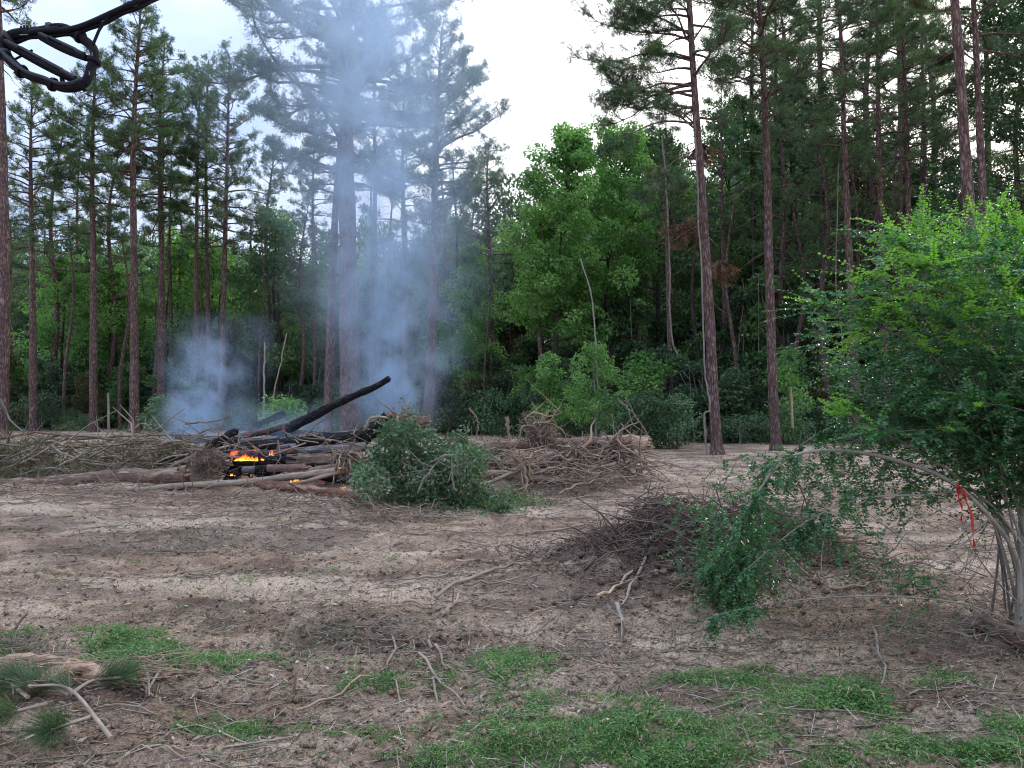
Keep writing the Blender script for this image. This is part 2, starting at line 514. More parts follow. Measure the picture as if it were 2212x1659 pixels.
M['log'] = bark_mat('log_bark', [(0.12, (0.05, 0.033, 0.027)), (0.4, (0.155, 0.10, 0.078)), (0.65, (0.27, 0.19, 0.15)), (0.9, (0.46, 0.37, 0.30))], 24, 0.35, bs=1.0, vor=False, torn=(0.30, 0.22, 0.16))
M['log_red'] = bark_mat('reddish_log_bark', [(0.12, (0.045, 0.02, 0.015)), (0.45, (0.15, 0.07, 0.052)), (0.8, (0.30, 0.18, 0.14))], 22, 0.35, bs=1.0, vor=False, torn=(0.26, 0.17, 0.13))
M['root'] = bark_mat('root_bark', [(0.15, (0.085, 0.062, 0.046)), (0.5, (0.29, 0.222, 0.165)), (0.85, (0.56, 0.46, 0.36))], 24, 0.2, vor=False, bs=0.8)
M['char'] = bark_mat('charred_bark', [(0.15, (0.004, 0.004, 0.005)), (0.6, (0.016, 0.016, 0.019)), (0.9, (0.07, 0.068, 0.07))], 26, 0.35, rough=0.75, bs=1.0)
M['ash'] = bark_mat('ash_grey_burnt_wood', [(0.2, (0.02, 0.02, 0.022)), (0.45, (0.14, 0.13, 0.135)), (0.8, (0.36, 0.33, 0.32))], 22, 0.15, vor=False, bs=0.9)
M['soil'] = plain_mat('root_soil', [(0.3, (0.055, 0.036, 0.026)), (0.7, (0.16, 0.11, 0.083))], 14, 0.95, 0.1, 1.0)
M['chips'] = var_mat('wood_chip_colours', [(0.0, (0.06, 0.04, 0.03)), (0.5, (0.17, 0.12, 0.09)), (0.85, (0.34, 0.26, 0.20)), (1.0, (0.55, 0.46, 0.37))])
M['straw'] = var_mat('dry_straw_colours', [(0.0, (0.045, 0.032, 0.024)), (0.45, (0.13, 0.095, 0.07)), (0.8, (0.36, 0.285, 0.22)), (1.0, (0.60, 0.52, 0.42))])
M['fallen'] = leaf_mat('fallen_leaf_colours', [(0.0, (0.07, 0.04, 0.025)), (0.35, (0.18, 0.115, 0.08)), (0.6, (0.07, 0.11, 0.045)), (0.9, (0.11, 0.17, 0.07)), (0.99, (0.30, 0.25, 0.18)), (1.0, (0.5, 0.22, 0.06))], 0.15, 0.5)
M['black'] = plain_mat('black_cable_plastic', [(0.3, (0.006, 0.006, 0.009)), (0.7, (0.014, 0.014, 0.020))], 30, 0.8, 0.2, 0.3)
M['grey_plastic'] = plain_mat('grey_plastic', [(0.3, (0.035, 0.037, 0.050)), (0.7, (0.06, 0.063, 0.080))], 30, 0.7, 0.3, 0.2)
M['red_tape'] = leaf_mat('red_flagging_tape', [(0.0, (0.62, 0.03, 0.025)), (1.0, (0.85, 0.06, 0.04))], 0.45, 0.3, 0.5)

def ember_mat(name, lo, hi, strength, thr):
    """charred wood with glowing patches: the embers themselves give off light"""
    m, t, o = new_mat(name)
    v = attr(t, 'bk', 'Vector')
    n = noise(t, v, 7, 4, 0.6)
    p = t.nodes.new('ShaderNodeBsdfPrincipled'); p.inputs['Roughness'].default_value = 0.9
    t.links.new(ramp(t, noise(t, v, 25), [(0.3, (0.006, 0.006, 0.007)), (0.7, (0.11, 0.10, 0.10))]), p.inputs['Base Color'])
    p.inputs['Emission Strength'].default_value = strength
    t.links.new(ramp(t, n, [(thr, (0, 0, 0)), (thr + 0.08, lo), (thr + 0.22, hi)]), p.inputs['Emission Color'])
    t.links.new(bump(t, n, 0.8, 0.02), p.inputs['Normal'])
    t.links.new(p.outputs[0], o.inputs[0])
    return m
M['ember'] = ember_mat('glowing_ember_wood', (0.55, 0.03, 0.004), (1.0, 0.20, 0.03), 1.0, 0.50)
M['ember_dim'] = ember_mat('dim_ember_wood', (0.30, 0.02, 0.005), (0.8, 0.09, 0.02), 0.35, 0.55)

def flame_mat():
    m, t, o = new_mat('flame_glow')
    h = attr(t, 'var')
    n = noise(t, t.nodes.new('ShaderNodeTexCoord').outputs['Object'], 14, 3, 0.6)
    f = mathn(t, 'ADD', h, mathn(t, 'MULTIPLY', mathn(t, 'SUBTRACT', n, 0.5), 0.9), True)
    e = t.nodes.new('ShaderNodeEmission'); e.inputs[1].default_value = 1.5
    t.links.new(ramp(t, f, [(0.0, (1.0, 0.62, 0.16)), (0.35, (1.0, 0.33, 0.03)), (0.7, (0.9, 0.10, 0.01)), (1.0, (0.45, 0.02, 0.005))]), e.inputs[0])
    tr = t.nodes.new('ShaderNodeBsdfTransparent')
    mx = t.nodes.new('ShaderNodeMixShader')
    t.links.new(ramp(t, f, [(0.45, (0.95,) * 3), (1.0, (0.15,) * 3)]), mx.inputs[0])
    t.links.new(tr.outputs[0], mx.inputs[1]); t.links.new(e.outputs[0], mx.inputs[2])
    t.links.new(mx.outputs[0], o.inputs[0])
    return m
M['flame'] = flame_mat()

def ground_mat():
    m, t, o = new_mat('bare_sandy_ground')
    g = t.nodes.new('ShaderNodeNewGeometry').outputs['Position']
    st = mapping(t, g, (0.45, 1.0, 1.0))
    big = noise(t, st, 0.55, 5, 0.6)
    mid = noise(t, st, 3.3, 6, 0.65)
    fine = noise(t, g, 62, 5, 0.72)
    grit = noise(t, g, 120, 3, 0.7)
    c = ramp(t, mid, [(0.30, (0.18, 0.135, 0.108)), (0.46, (0.33, 0.262, 0.215)), (0.60, (0.45, 0.375, 0.315)), (0.74, (0.60, 0.53, 0.46))])
    c = mixrgb(t, ramp(t, big, [(0.44, (0, 0, 0)), (0.58, (0.8,) * 3)]), c, (0.62, 0.555, 0.49))
    dr = noise(t, mapping(t, g, (0.22, 2.6, 1.0)), 1.6, 5, 0.7)
    c = mixrgb(t, 1.0, c, ramp(t, dr, [(0.36, (0.74, 0.71, 0.69)), (0.5, (1.0, 0.99, 0.98)), (0.62, (1.18, 1.18, 1.18))]), 'MULTIPLY')
    c = mixrgb(t, 1.0, c, (1.38, 1.23, 1.06), 'MULTIPLY')
    c = mixrgb(t, 1.0, c, ramp(t, fine, [(0.32, (0.30, 0.27, 0.25)), (0.5, (0.95, 0.95, 0.95)), (0.66, (1.45, 1.44, 1.42))]), 'MULTIPLY')
    c = mixrgb(t, 0.5, c, ramp(t, grit, [(0.35, (0.55, 0.52, 0.50)), (0.65, (1.45, 1.45, 1.45))]), 'MULTIPLY')
    # damp dark loam turned up on the mounds
    dk = noise(t, st, 1.3, 4, 0.6)
    c = mixrgb(t, ramp(t, dk, [(0.50, (0, 0, 0)), (0.62, (0.62,) * 3)]), c, mixrgb(t, fine, (0.085, 0.058, 0.045), (0.20, 0.145, 0.12)))
    sp = t.nodes.new('ShaderNodeSeparateXYZ'); t.links.new(g, sp.inputs[0])
    for (mx_, my_, ax, ay) in ((1.75, 7.2, 1.35, 0.85), (0.2, 6.5, 0.8, 0.35), (-1.35, 5.75, 0.5, 0.3), (3.6, 5.5, 1.7, 0.5), (-3.2, 9.2, 1.9, 0.6)):
        qx = mathn(t, 'POWER', mathn(t, 'DIVIDE', mathn(t, 'SUBTRACT', sp.outputs['X'], mx_), ax), 2.0)
        qy = mathn(t, 'POWER', mathn(t, 'DIVIDE', mathn(t, 'SUBTRACT', sp.outputs['Y'], my_), ay), 2.0)
        q = mathn(t, 'ADD', mathn(t, 'ADD', qx, qy), mathn(t, 'MULTIPLY', mid, 2.4))
        fq = mathn(t, 'MULTIPLY', mathn(t, 'SUBTRACT', 2.4, q), 1.1, True)
        c = mixrgb(t, mathn(t, 'MULTIPLY', fq, 0.8 if my_ > 7 and my_ < 8 else 0.42), c, mixrgb(t, fine, (0.07, 0.046, 0.036), (0.22, 0.16, 0.125)))
    # dry dead grass / duff tint
    gr = noise(t, st, 0.9, 5, 0.7)
    c = mixrgb(t, ramp(t, gr, [(0.54, (0, 0, 0)), (0.66, (0.4,) * 3)]), c, mixrgb(t, fine, (0.07, 0.075, 0.04), (0.24, 0.22, 0.14)))
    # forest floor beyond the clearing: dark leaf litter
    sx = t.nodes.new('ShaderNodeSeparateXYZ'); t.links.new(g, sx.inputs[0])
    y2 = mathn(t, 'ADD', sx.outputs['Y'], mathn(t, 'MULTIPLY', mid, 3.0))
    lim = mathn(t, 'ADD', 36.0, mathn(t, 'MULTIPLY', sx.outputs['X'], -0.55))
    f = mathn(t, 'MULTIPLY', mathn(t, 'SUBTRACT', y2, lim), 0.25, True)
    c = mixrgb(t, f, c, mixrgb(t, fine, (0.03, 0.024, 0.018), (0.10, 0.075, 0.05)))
    p = t.nodes.new('ShaderNodeBsdfPrincipled'); p.inputs['Roughness'].default_value = 0.95
    p.inputs['Specular IOR Level'].default_value = 0.12
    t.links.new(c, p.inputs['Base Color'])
    hh = mathn(t, 'ADD', mathn(t, 'MULTIPLY', fine, 1.0), mathn(t, 'MULTIPLY', mid, 1.2))
    hh = mathn(t, 'ADD', hh, mathn(t, 'MULTIPLY', grit, 0.35))
    t.links.new(bump(t, hh, 1.0, 0.055), p.inputs['Normal'])
    t.links.new(p.outputs[0], o.inputs[0])
    return m
M['ground'] = ground_mat()

# ------------------------------------------------------------------ tagging
def tag(o, label=None, cat=None, group=None, kind=None):
    if label: o['label'] = label
    if cat: o['category'] = cat
    if group: o['group'] = group
    if kind: o['kind'] = kind
    return o

def thing(name, loc, label, cat, group=None, rz=0.0):
    o = bpy.data.objects.new(name, None); C.objects.link(o)
    o.location = tuple(float(q) for q in loc); o.rotation_euler = (0, 0, rz); o.empty_display_size = 0.1
    return tag(o, label, cat, group)

# ================================================================== GROUND
def build_ground():
    az = np.concatenate([np.linspace(-37, 37, 430), np.linspace(40, 320, 72)[1:-1]])
    az = np.radians(az)
    rr = np.concatenate([[0.6], np.geomspace(2.2, 60, 330), np.geomspace(60, 900, 16)[1:]])
    A, R = np.meshgrid(az, rr)
    X = R * np.sin(A); Y = R * np.cos(A)
    Z = ground(X, Y)
    Z = Z * np.clip((R - 0.5) / 1.5, 0, 1) * np.where(R > 60, 0.0, 1.0)
    n, k = X.shape
    idx = np.arange(n * k).reshape(n, k)
    a = idx[:-1]; b = np.roll(idx, -1, 1)[:-1]; c = np.roll(idx, -1, 1)[1:]; d = idx[1:]
    F = np.stack([a, d, c, b], -1).reshape(-1, 4)
    mb = MB()
    mb.add(np.stack([X, Y, Z], -1).reshape(-1, 3), F)
    ctr = np.vstack([np.stack([X[0], Y[0], Z[0]], -1), [[0, 0, 0]]])
    mb.add(ctr, [[(j + 1) % k, k, j] for j in range(k)])
    o = mb.build('ground', M['ground'])
    tag(o, kind='structure')
build_ground()

def gn_scatter(name, variants, P, rot, scale, label, cat):
    """one stuff object: copies of a few variant meshes on many points"""
    col = bpy.data.collections.new(name + '_kinds')
    for k, me in enumerate(variants):
        col.objects.link(bpy.data.objects.new('%s_kind_%02d' % (name, k), me))
    n = len(P)
    me = bpy.data.meshes.new(name); me.vertices.add(n); me.vertices.foreach_set('co', np.asarray(P, np.float32).ravel())
    a = me.attributes.new('rot', 'FLOAT_VECTOR', 'POINT'); a.data.foreach_set('vector', np.asarray(rot, np.float32).ravel())
    a = me.attributes.new('scl', 'FLOAT_VECTOR', 'POINT'); a.data.foreach_set('vector', np.asarray(scale, np.float32).ravel())
    a = me.attributes.new('idx', 'INT', 'POINT'); a.data.foreach_set('value', rng.integers(0, len(variants), n).astype(np.int32))
    o = bpy.data.objects.new(name, me); C.objects.link(o)
    g = bpy.data.node_groups.new(name + '_scatter', 'GeometryNodeTree')
    g.interface.new_socket('Geometry', in_out='INPUT', socket_type='NodeSocketGeometry')
    g.interface.new_socket('Geometry', in_out='OUTPUT', socket_type='NodeSocketGeometry')
    N = g.nodes; gi = N.new('NodeGroupInput'); go = N.new('NodeGroupOutput')
    ci = N.new('GeometryNodeCollectionInfo'); ci.inputs['Collection'].default_value = col
    ci.inputs['Separate Children'].default_value = True; ci.inputs['Reset Children'].default_value = True
    ip = N.new('GeometryNodeInstanceOnPoints'); ip.inputs['Pick Instance'].default_value = True
    def na(nm, ty):
        q = N.new('GeometryNodeInputNamedAttribute'); q.data_type = ty; q.inputs['Name'].default_value = nm
        return q.outputs['Attribute']
    e2r = N.new('FunctionNodeEulerToRotation')
    g.links.new(na('rot', 'FLOAT_VECTOR'), e2r.inputs[0])
    g.links.new(gi.outputs[0], ip.inputs['Points']); g.links.new(ci.outputs[0], ip.inputs['Instance'])
    g.links.new(na('idx', 'INT'), ip.inputs['Instance Index']); g.links.new(e2r.outputs[0], ip.inputs['Rotation'])
    g.links.new(na('scl', 'FLOAT_VECTOR'), ip.inputs['Scale']); g.links.new(ip.outputs[0], go.inputs[0])
    md = o.modifiers.new('scatter', 'NODES'); md.node_group = g
    return tag(o, label, cat, kind='stuff')

# ================================================================== TREES
def trunk_path(path, H, n=22):
    """path: list of (z, x, y) offsets; returns callable position at z"""
    zs = np.array([p[0] for p in path], float); xs = np.array([p[1] for p in path], float); ys = np.array([p[2] for p in path], float)
    P = smooth_path(np.stack([xs, ys, zs], -1), max(2, n // max(1, len(path) - 1)))
    def at(z):
        z = np.asarray(z, float)
        return np.stack([np.interp(z, P[:, 2], P[:, 0]), np.interp(z, P[:, 2], P[:, 1]), z], -1)
    return P, at

def pine_crown(mb, at, H, r0, c0, R, nb, seed, K=13, tl=0.18, tw=0.018, bias=None, dead=5, dens=1.05, prof=2.2, nclump=1.0):
    rs = np.random.default_rng(seed)
    TP, TD, B0, B1, BR0, BR1 = [], [], [], [], [], []
    ga = rs.random() * 6
    for i in range(nb + dead):
        isdead = i >= nb
        if isdead:
            t = c0 * (0.45 + 0.55 * rs.random())
        else:
            t = c0 + (1 - c0) * ((i + rs.random()) / nb) ** 0.85
        z = t * H
        az = ga + i * 2.399 + rs.normal() * 0.5
        if bias is not None and rs.random() < bias[1]:
            az = bias[0] + rs.normal() * 0.55
        q = (t - c0) / (1 - c0)
        if isdead:
            L = R * (0.15 + 0.35 * rs.random()); el = rs.normal() * 0.25 - 0.1
        else:
            L = R * (1 - max(q, 0) ** prof * 0.80) * (0.35 + 0.75 * rs.random()) * (0.60 + 0.40 * min(1, q / 0.25))
            el = 0.12 + 0.75 * q + rs.normal() * 0.16
        p = at(z)
        dirh = np.array((cos(az), sin(az), 0))
        pts = [p]
        n = 6
        e = el
        for k in range(n):
            e2 = e + (0.25 if k > 3 else -0.10) + rs.normal() * 0.07
            e = e2
            a2 = az + rs.normal() * 0.13
            pts.append(pts[-1] + np.array((cos(a2) * cos(e), sin(a2) * cos(e), sin(e))) * L / n)
        pts = np.array(pts)
        rb = max(0.012, r0 * (0.30 - 0.16 * max(q, 0)) * (0.4 if isdead else 1))
        tube(mb, pts, [rb, rb * 0.55, rb * 0.2], 4, 0, var=0.35 if not isdead else 0.6, cap=False)
        if isdead:
            continue
        m = int(max(4, L * 8.0 * dens))
        ts = 0.28 + 0.72 * rs.random(m) ** 0.75
        ts[-2:] = 1.0
        sg = ts * n
        i0 = np.minimum(sg.astype(int), n - 1); f = (sg - i0)[:, None]
        bp = pts[i0] * (1 - f) + pts[i0 + 1] * f
        bd = nrm(pts[i0 + 1] - pts[i0])
        side = np.cross(bd, (0, 0, 1.0)); side = nrm(side) * rs.choice([-1, 1], m)[:, None]
        td = nrm(bd * (0.55 + 0.3 * rs.random((m, 1))) + side * (0.8 * rs.random((m, 1))) + np.array((0, 0, 1.0)) * (0.18 + 0.4 * rs.random((m, 1))) + rs.normal(size=(m, 3)) * 0.18)
        tL = (0.28 + 0.42 * rs.random((m, 1))) * (0.45 + 0.28 * L) * (1.15 - 0.5 * ts[:, None])
        ep = bp + td * tL
        B0.append(bp); B1.append(ep); BR0.append(np.full(m, 0.014)); BR1.append(np.full(m, 0.006))
        for frac, jit in ((1.0, 0.03), (0.72, 0.07), (0.92, 0.12), (0.5, 0.10)):
            keep = rs.random(m) < (1.0 if frac > 0.6 else 0.55) * nclump
            TP.append((bp + td * tL * frac + rs.normal(size=(m, 3)) * jit)[keep])
            TD.append((td + rs.normal(size=(m, 3)) * 0.35)[keep])
    if B0:
        sticks(mb, np.concatenate(B0), np.concatenate(B1), np.concatenate(BR0), np.concatenate(BR1), 3, 0, 0.3)
        P = np.concatenate(TP); D = np.concatenate(TD)
        cl = vn(P[:, 0] * 0.9 + seed, P[:, 2] * 0.9 + P[:, 1] * 0.7, seed)
        tufts(mb, P, D, K, tl, tw, 1, 0.95, np.clip(0.6 * cl + 0.45 * rs.random(len(P)), 0, 1))

def flare(at, H, r0, n=26, rtop=0.12):
    z = np.concatenate([np.linspace(0, 1.0, 5), np.linspace(1.0, H, n)[1:]])
    P = at(z)
    r = r0 * (rtop + (1 - rtop) * (1 - z / H) ** 0.75)
    r = r + r0 * 0.55 * np.exp(-z / 0.22)
    return P, r

def make_pine(label, base, H, r0, c0, R, nb, seed, path=None, group='tall pines along the clearing edge', rz=0.0, **kw):
    t = thing('pine_tree', base, label, 'tree', group, rz)
    if path is None:
        rs = np.random.default_rng(seed)
        a, b = rs.normal(size=2) * 0.012 * H
        path = [(0, 0, 0), (H * 0.35, a, b), (H * 0.7, a * 0.3 + b, b * 0.5), (H, a * 1.5, b * 1.2)]
    P, at = trunk_path(path, H)
    tm = MB(); pp, rr = flare(at, H, r0)
    tube(tm, pp, rr, 12, 0, rough=0.10)
    tm.build('trunk', M['pine_bark'], t)
    cm = MB(); pine_crown(cm, at, H, r0, c0, R, nb, seed, **kw)
    cm.build('crown', [M['pine_bark'], M['needle']], t)
    return t, at

def copy_tree(o, label, loc, rz, sc=(1, 1, 1), group=None):
    c = o.copy(); C.objects.link(c); c.location = loc; c.rotation_euler = (0, 0, rz); c.scale = sc
    c['label'] = label
    if group: c['group'] = group
    for ch in o.children:
        d = ch.copy(); C.objects.link(d); d.parent = c
    return c

def base_at(u, d, v=None):
    p = W(u, 864, d); return (p[0], d, gz(p[0], d) - 0.03)

def px(n, d):
    return n / FPX * d

def ppath(d, pts, u0):
    """trunk bend from view columns: pts = (v, u) going up; returns offsets (z, x, y)"""
    o = [(0, 0, 0)]
    x0 = W(u0, 864, d)[0]
    for v, u in pts:
        q = W(u, v, d); o.append((q[2], q[0] - x0, 0))
    return o

def topz(v, d):
    return W(0, v, d)[2]

PG = 'tall pines along the clearing edge'
# --- left group
make_pine('tall pine trunk cut by the left edge of the view, bare stem', base_at(4, 34), 24, px(13, 34), 0.80, 3.4, 34, 101, ppath(34, [(600, 10), (300, 6), (0, -2)], 4) + [(24, -0.5, 0)], dead=12)
make_pine('slim pine second from the left edge with rounded dark crown', base_at(73, 40), topz(190, 40), px(8.5, 40), 0.52, 3.0, 60, 102, ppath(40, [(600, 70), (350, 66)], 73) + [(topz(190, 40), -0.3, 0)])
make_pine('straight pine between the slim left pines and the tallest left pine', base_at(203, 40), topz(120, 40), px(9, 40), 0.50, 3.2, 66, 103, ppath(40, [(600, 202), (350, 199)], 203) + [(topz(120, 40), -0.1, 0)])
make_pine('tallest pine of the left group with long straight reddish trunk', base_at(291, 39), topz(-25, 39), px(10, 39), 0.52, 3.3, 90, 104, ppath(39, [(600, 290), (300, 288)], 291) + [(topz(-25, 39), 0.15, 0)], prof=2.0)
make_pine('pine just right of the tallest left pine, pointed green crown', base_at(348, 43), topz(95, 43), px(9, 43), 0.52, 3.0, 72, 105, ppath(43, [(600, 350), (300, 345)], 348) + [(topz(95, 43), 0.0, 0)])
make_pine('narrow pine behind the left smoke wisp, thin trunk', base_at(424, 44), topz(175, 44), px(6.5, 44), 0.50, 2.5, 52, 106, ppath(44, [(600, 424), (300, 428)], 424) + [(topz(175, 44), 0.1, 0)])
make_pine('pine leaning right above the left smoke wisp with open crown', base_at(478, 43), topz(118, 43), px(7.5, 43), 0.48, 3.3, 74, 107, ppath(43, [(600, 484), (300, 492)], 478) + [(topz(118, 43), 0.3, 0)])
# proto for copies
pr, _ = make_pine('thin dark pine between the slim left pine and the straight one', base_at(97, 46), topz(270, 46), px(7.5, 46), 0.42, 2.6, 54, 108)
pr2, _ = make_pine('thin pine close beside the tallest left pine on its right', base_at(331, 46), topz(170, 46), px(6.5, 46), 0.55, 2.3, 48, 109)
# --- big centre trees in the smoke
make_pine('massive pine in the main smoke column with very broad drooping crown', base_at(757, 32), 27, px(23, 32), 0.40, 6.0, 120, 111,
          ppath(32, [(600, 752), (300, 748), (0, 748)], 757) + [(27, -0.2, 0)], K=14, dens=1.0, tl=0.26, tw=0.024, prof=2.6, nclump=0.9)
make_pine('second pine stem close left of the massive smoke-hidden pine', base_at(709, 33), 21, px(11, 33), 0.48, 3.0, 50, 112, ppath(33, [(600, 718), (300, 735)], 709) + [(21, 1.0, 0.3)])
make_pine('tall pine right of the smoke with dark crown reaching right', base_at(925, 35), topz(60, 35), px(12, 35), 0.50, 3.9, 80, 113, ppath(35, [(600, 936), (300, 942)], 925) + [(topz(60, 35), 0.6, 0)], bias=(0.0, 0.30), prof=2.0)
make_pine('pine just left of the dark-crowned pine, seen through thin smoke', base_at(878, 39), topz(120, 39), px(8, 39), 0.48, 2.8, 56, 114, ppath(39, [(600, 874), (300, 870)], 878) + [(topz(120, 39), 0, 0)])
make_pine('shorter pine between the smoke and the bright green broadleaf trees', base_at(1068, 42), topz(310, 42), px(7, 42), 0.42, 3.1, 54, 115, ppath(42, [(600, 1060), (400, 1052)], 1068) + [(topz(310, 42), -0.3, 0)], prof=2.2)
# --- right foreground pines
make_pine('tall curved pine with torn bark at its foot, right of the root heap', base_at(1549, 23.5), 20, px(12.5, 23.5), 0.50, 4.2, 62, 121,
          ppath(23.5, [(850, 1541), (650, 1531), (400, 1515), (150, 1497), (0, 1489)], 1549) + [(16.5, -1.0, 0), (20, -1.1, 0)], bias=(pi, 0.45), dead=14, K=16, tl=0.17, tw=0.012, prof=1.6)
make_pine('tall straight reddish pine just right of the curved torn pine', base_at(1676, 25.5), 20, px(11.5, 25.5), 0.56, 3.8, 60, 122,
          ppath(25.5, [(850, 1670), (600, 1662), (300, 1655), (0, 1640)], 1676) + [(20, -0.8, 0)], dead=14, K=16, tl=0.17, tw=0.012, prof=1.6)
make_pine('pine third from the torn one, lower trunk behind the green shrub', base_at(1853, 29), 21, px(9.5, 29), 0.50, 3.4, 48, 123, ppath(29, [(600, 1836), (300, 1824), (0, 1812)], 1853) + [(21, -1.0, 0)], dead=12)
make_pine('pine with narrow crown between the two close pairs on the right', base_at(1918, 31), 21, px(9, 31), 0.48, 3.0, 48, 124, ppath(31, [(600, 1906), (300, 1898), (0, 1893)], 1918) + [(21, -0.6, 0)], dead=12)
make_pine('left stem of the close pair of pines behind the shrub tip', base_at(1948, 37), 23, px(7, 37), 0.55, 2.6, 36, 125, ppath(37, [(600, 1947), (300, 1945), (0, 1950)], 1948) + [(23, 0.1, 0)])
make_pine('right stem of the close pair of pines behind the shrub tip', base_at(1972, 31), 22, px(8.5, 31), 0.50, 3.2, 44, 126, ppath(31, [(600, 1965), (300, 1958), (0, 1947)], 1972) + [(22, -0.6, 0)], bias=(0.1, 0.4))
make_pine('thickest pine on the right, rising out of the bright shrub', base_at(2118, 20), 21, px(15, 20), 0.66, 3.6, 44, 127, ppath(20, [(600, 2102), (300, 2083), (0, 2062)], 2118) + [(21, -1.2, 0)], dead=16)
make_pine('rightmost pine trunk beside the thickest one', base_at(2140, 26), 22, px(11, 26), 0.60, 3.6, 44, 128, ppath(26, [(600, 2130), (300, 2117), (0, 2103)], 2140) + [(22, -0.8, 0)], dead=14)
def pine_limb(tree, base, d, pts, r, blobs, label=None):
    mb = MB(); b = np.array(base)
    P = smooth_path([W(u, v, d + k) for (u, v, k) in pts], 6)
    tube(mb, P - b, [r, r * 0.6, r * 0.2], 6, 0, 0.4, cap=False)
    for (u, v, k, rad, n) in blobs:
        c = W(u, v, d + k)
        cl = c + rdir(n) * rad * (0.3 + 0.75 * rng.random((n, 1)) ** 0.5) * np.array((1.15, 1.0, 0.55))
        j = np.array([np.argmin(np.linalg.norm(P - q, axis=1)) for q in cl])
        sticks(mb, P[j] - b, cl - b, 0.010, 0.004, 3, 0, 0.3)
        q = np.repeat(cl, 4, 0) + rng.normal(size=(n * 4, 3)) * 0.10
        tufts(mb, q - b, np.repeat(cl - P[j], 4, 0) + np.array((0, 0, 0.3)), 16, 0.17, 0.014, 1, 0.95, np.repeat(rng.random(n), 4))
    o = mb.build('branch', [M['pine_bark'], M['needle']], tree)
    if label: o['label'] = label
_t1 = [o for o in C.objects if o.get('label', '').startswith('tall curved pine')][0]
_b1 = base_at(1549, 23.5)
for pts, r, blobs in (
    ([(1500, 235, 0), (1440, 225, -0.4), (1380, 235, -0.8), (1310, 215, -1.0)], 0.045, [(1310, 220, -1.0, 0.42, 26), (1350, 205, -0.9, 0.42, 26), (1385, 225, -0.7, 0.30, 14)]),
    ([(1497, 185, 0), (1430, 180, -0.3), (1390, 190, -0.5), (1330, 160, -0.7)], 0.045, [(1325, 150, -0.7, 0.42, 30), (1370, 160, -0.5, 0.38, 24), (1345, 180, -0.6, 0.3, 14)]),
    ([(1492, 125, 0), (1450, 115, -0.3), (1400, 118, -0.5)], 0.04, [(1405, 110, -0.5, 0.34, 20), (1435, 125, -0.3, 0.28, 14)]),
    ([(1490, 75, 0), (1440, 45, 0.1), (1370, 20, 0.1), (1330, 10, 0)], 0.04, [(1350, 18, 0, 0.42, 26), (1395, 40, 0, 0.42, 24), (1440, 60, 0, 0.3, 14), (1345, 55, 0, 0.3, 12)]),
    ([(1503, 270, 0), (1470, 240, 0.4), (1420, 200, 0.8)], 0.03, [(1430, 205, 0.8, 0.25, 10)]),
    ([(1508, 268, 0), (1440, 262, -0.5), (1380, 280, -0.9), (1320, 320, -1.2)], 0.04, [(1325, 325, -1.2, 0.42, 26), (1355, 300, -1.0, 0.28, 10)]),
    ([(1512, 345, 0), (1470, 340, -0.4), (1430, 375, -0.8), (1395, 430, -1.0)], 0.04, [(1395, 425, -1.0, 0.42, 22), (1425, 385, -0.8, 0.30, 10)]),
    ([(1495, 90, 0), (1530, 40, 0.2), (1570, -20, 0.4)], 0.035, [(1560, 0, 0.4, 0.45, 22)]),
    ([(1500, 165, 0), (1530, 120, -0.2), (1575, 60, -0.4)], 0.03, [(1575, 60, -0.4, 0.40, 20), (1545, 95, -0.3, 0.3, 10)]),
):
    pine_limb(_t1, _b1, 23.5, pts, r, blobs)
_t2 = [o for o in C.objects if o.get('label', '').startswith('tall straight reddish')][0]
_b2 = base_at(1676, 25.5)
for pts, r, blobs in (
    ([(1648, 120, 0), (1600, 85, -0.4), (1560, 60, -0.8)], 0.04, [(1590, 60, -0.6, 0.42, 22), (1560, 40, -0.8, 0.35, 16)]),
    ([(1644, 30, 0), (1700, 15, -0.4), (1720, 5, -0.6)], 0.035, [(1690, 10, -0.5, 0.4, 22)]),
    ([(1652, 120, 0), (1700, 95, 0.2), (1750, 70, 0.4)], 0.035, [(1745, 65, 0.4, 0.42, 20)]),
    ([(1655, 175, 0), (1610, 150, 0.3), (1590, 145, 0.5)], 0.03, [(1600, 145, 0.4, 0.35, 16)]),
    ([(1650, 50, 0), (1620, 20, 0.2), (1585, -10, 0.3)], 0.035, [(1600, 5, 0.3, 0.42, 22)]),
):
    pine_limb(_t2, _b2, 25.5, pts, r, blobs)
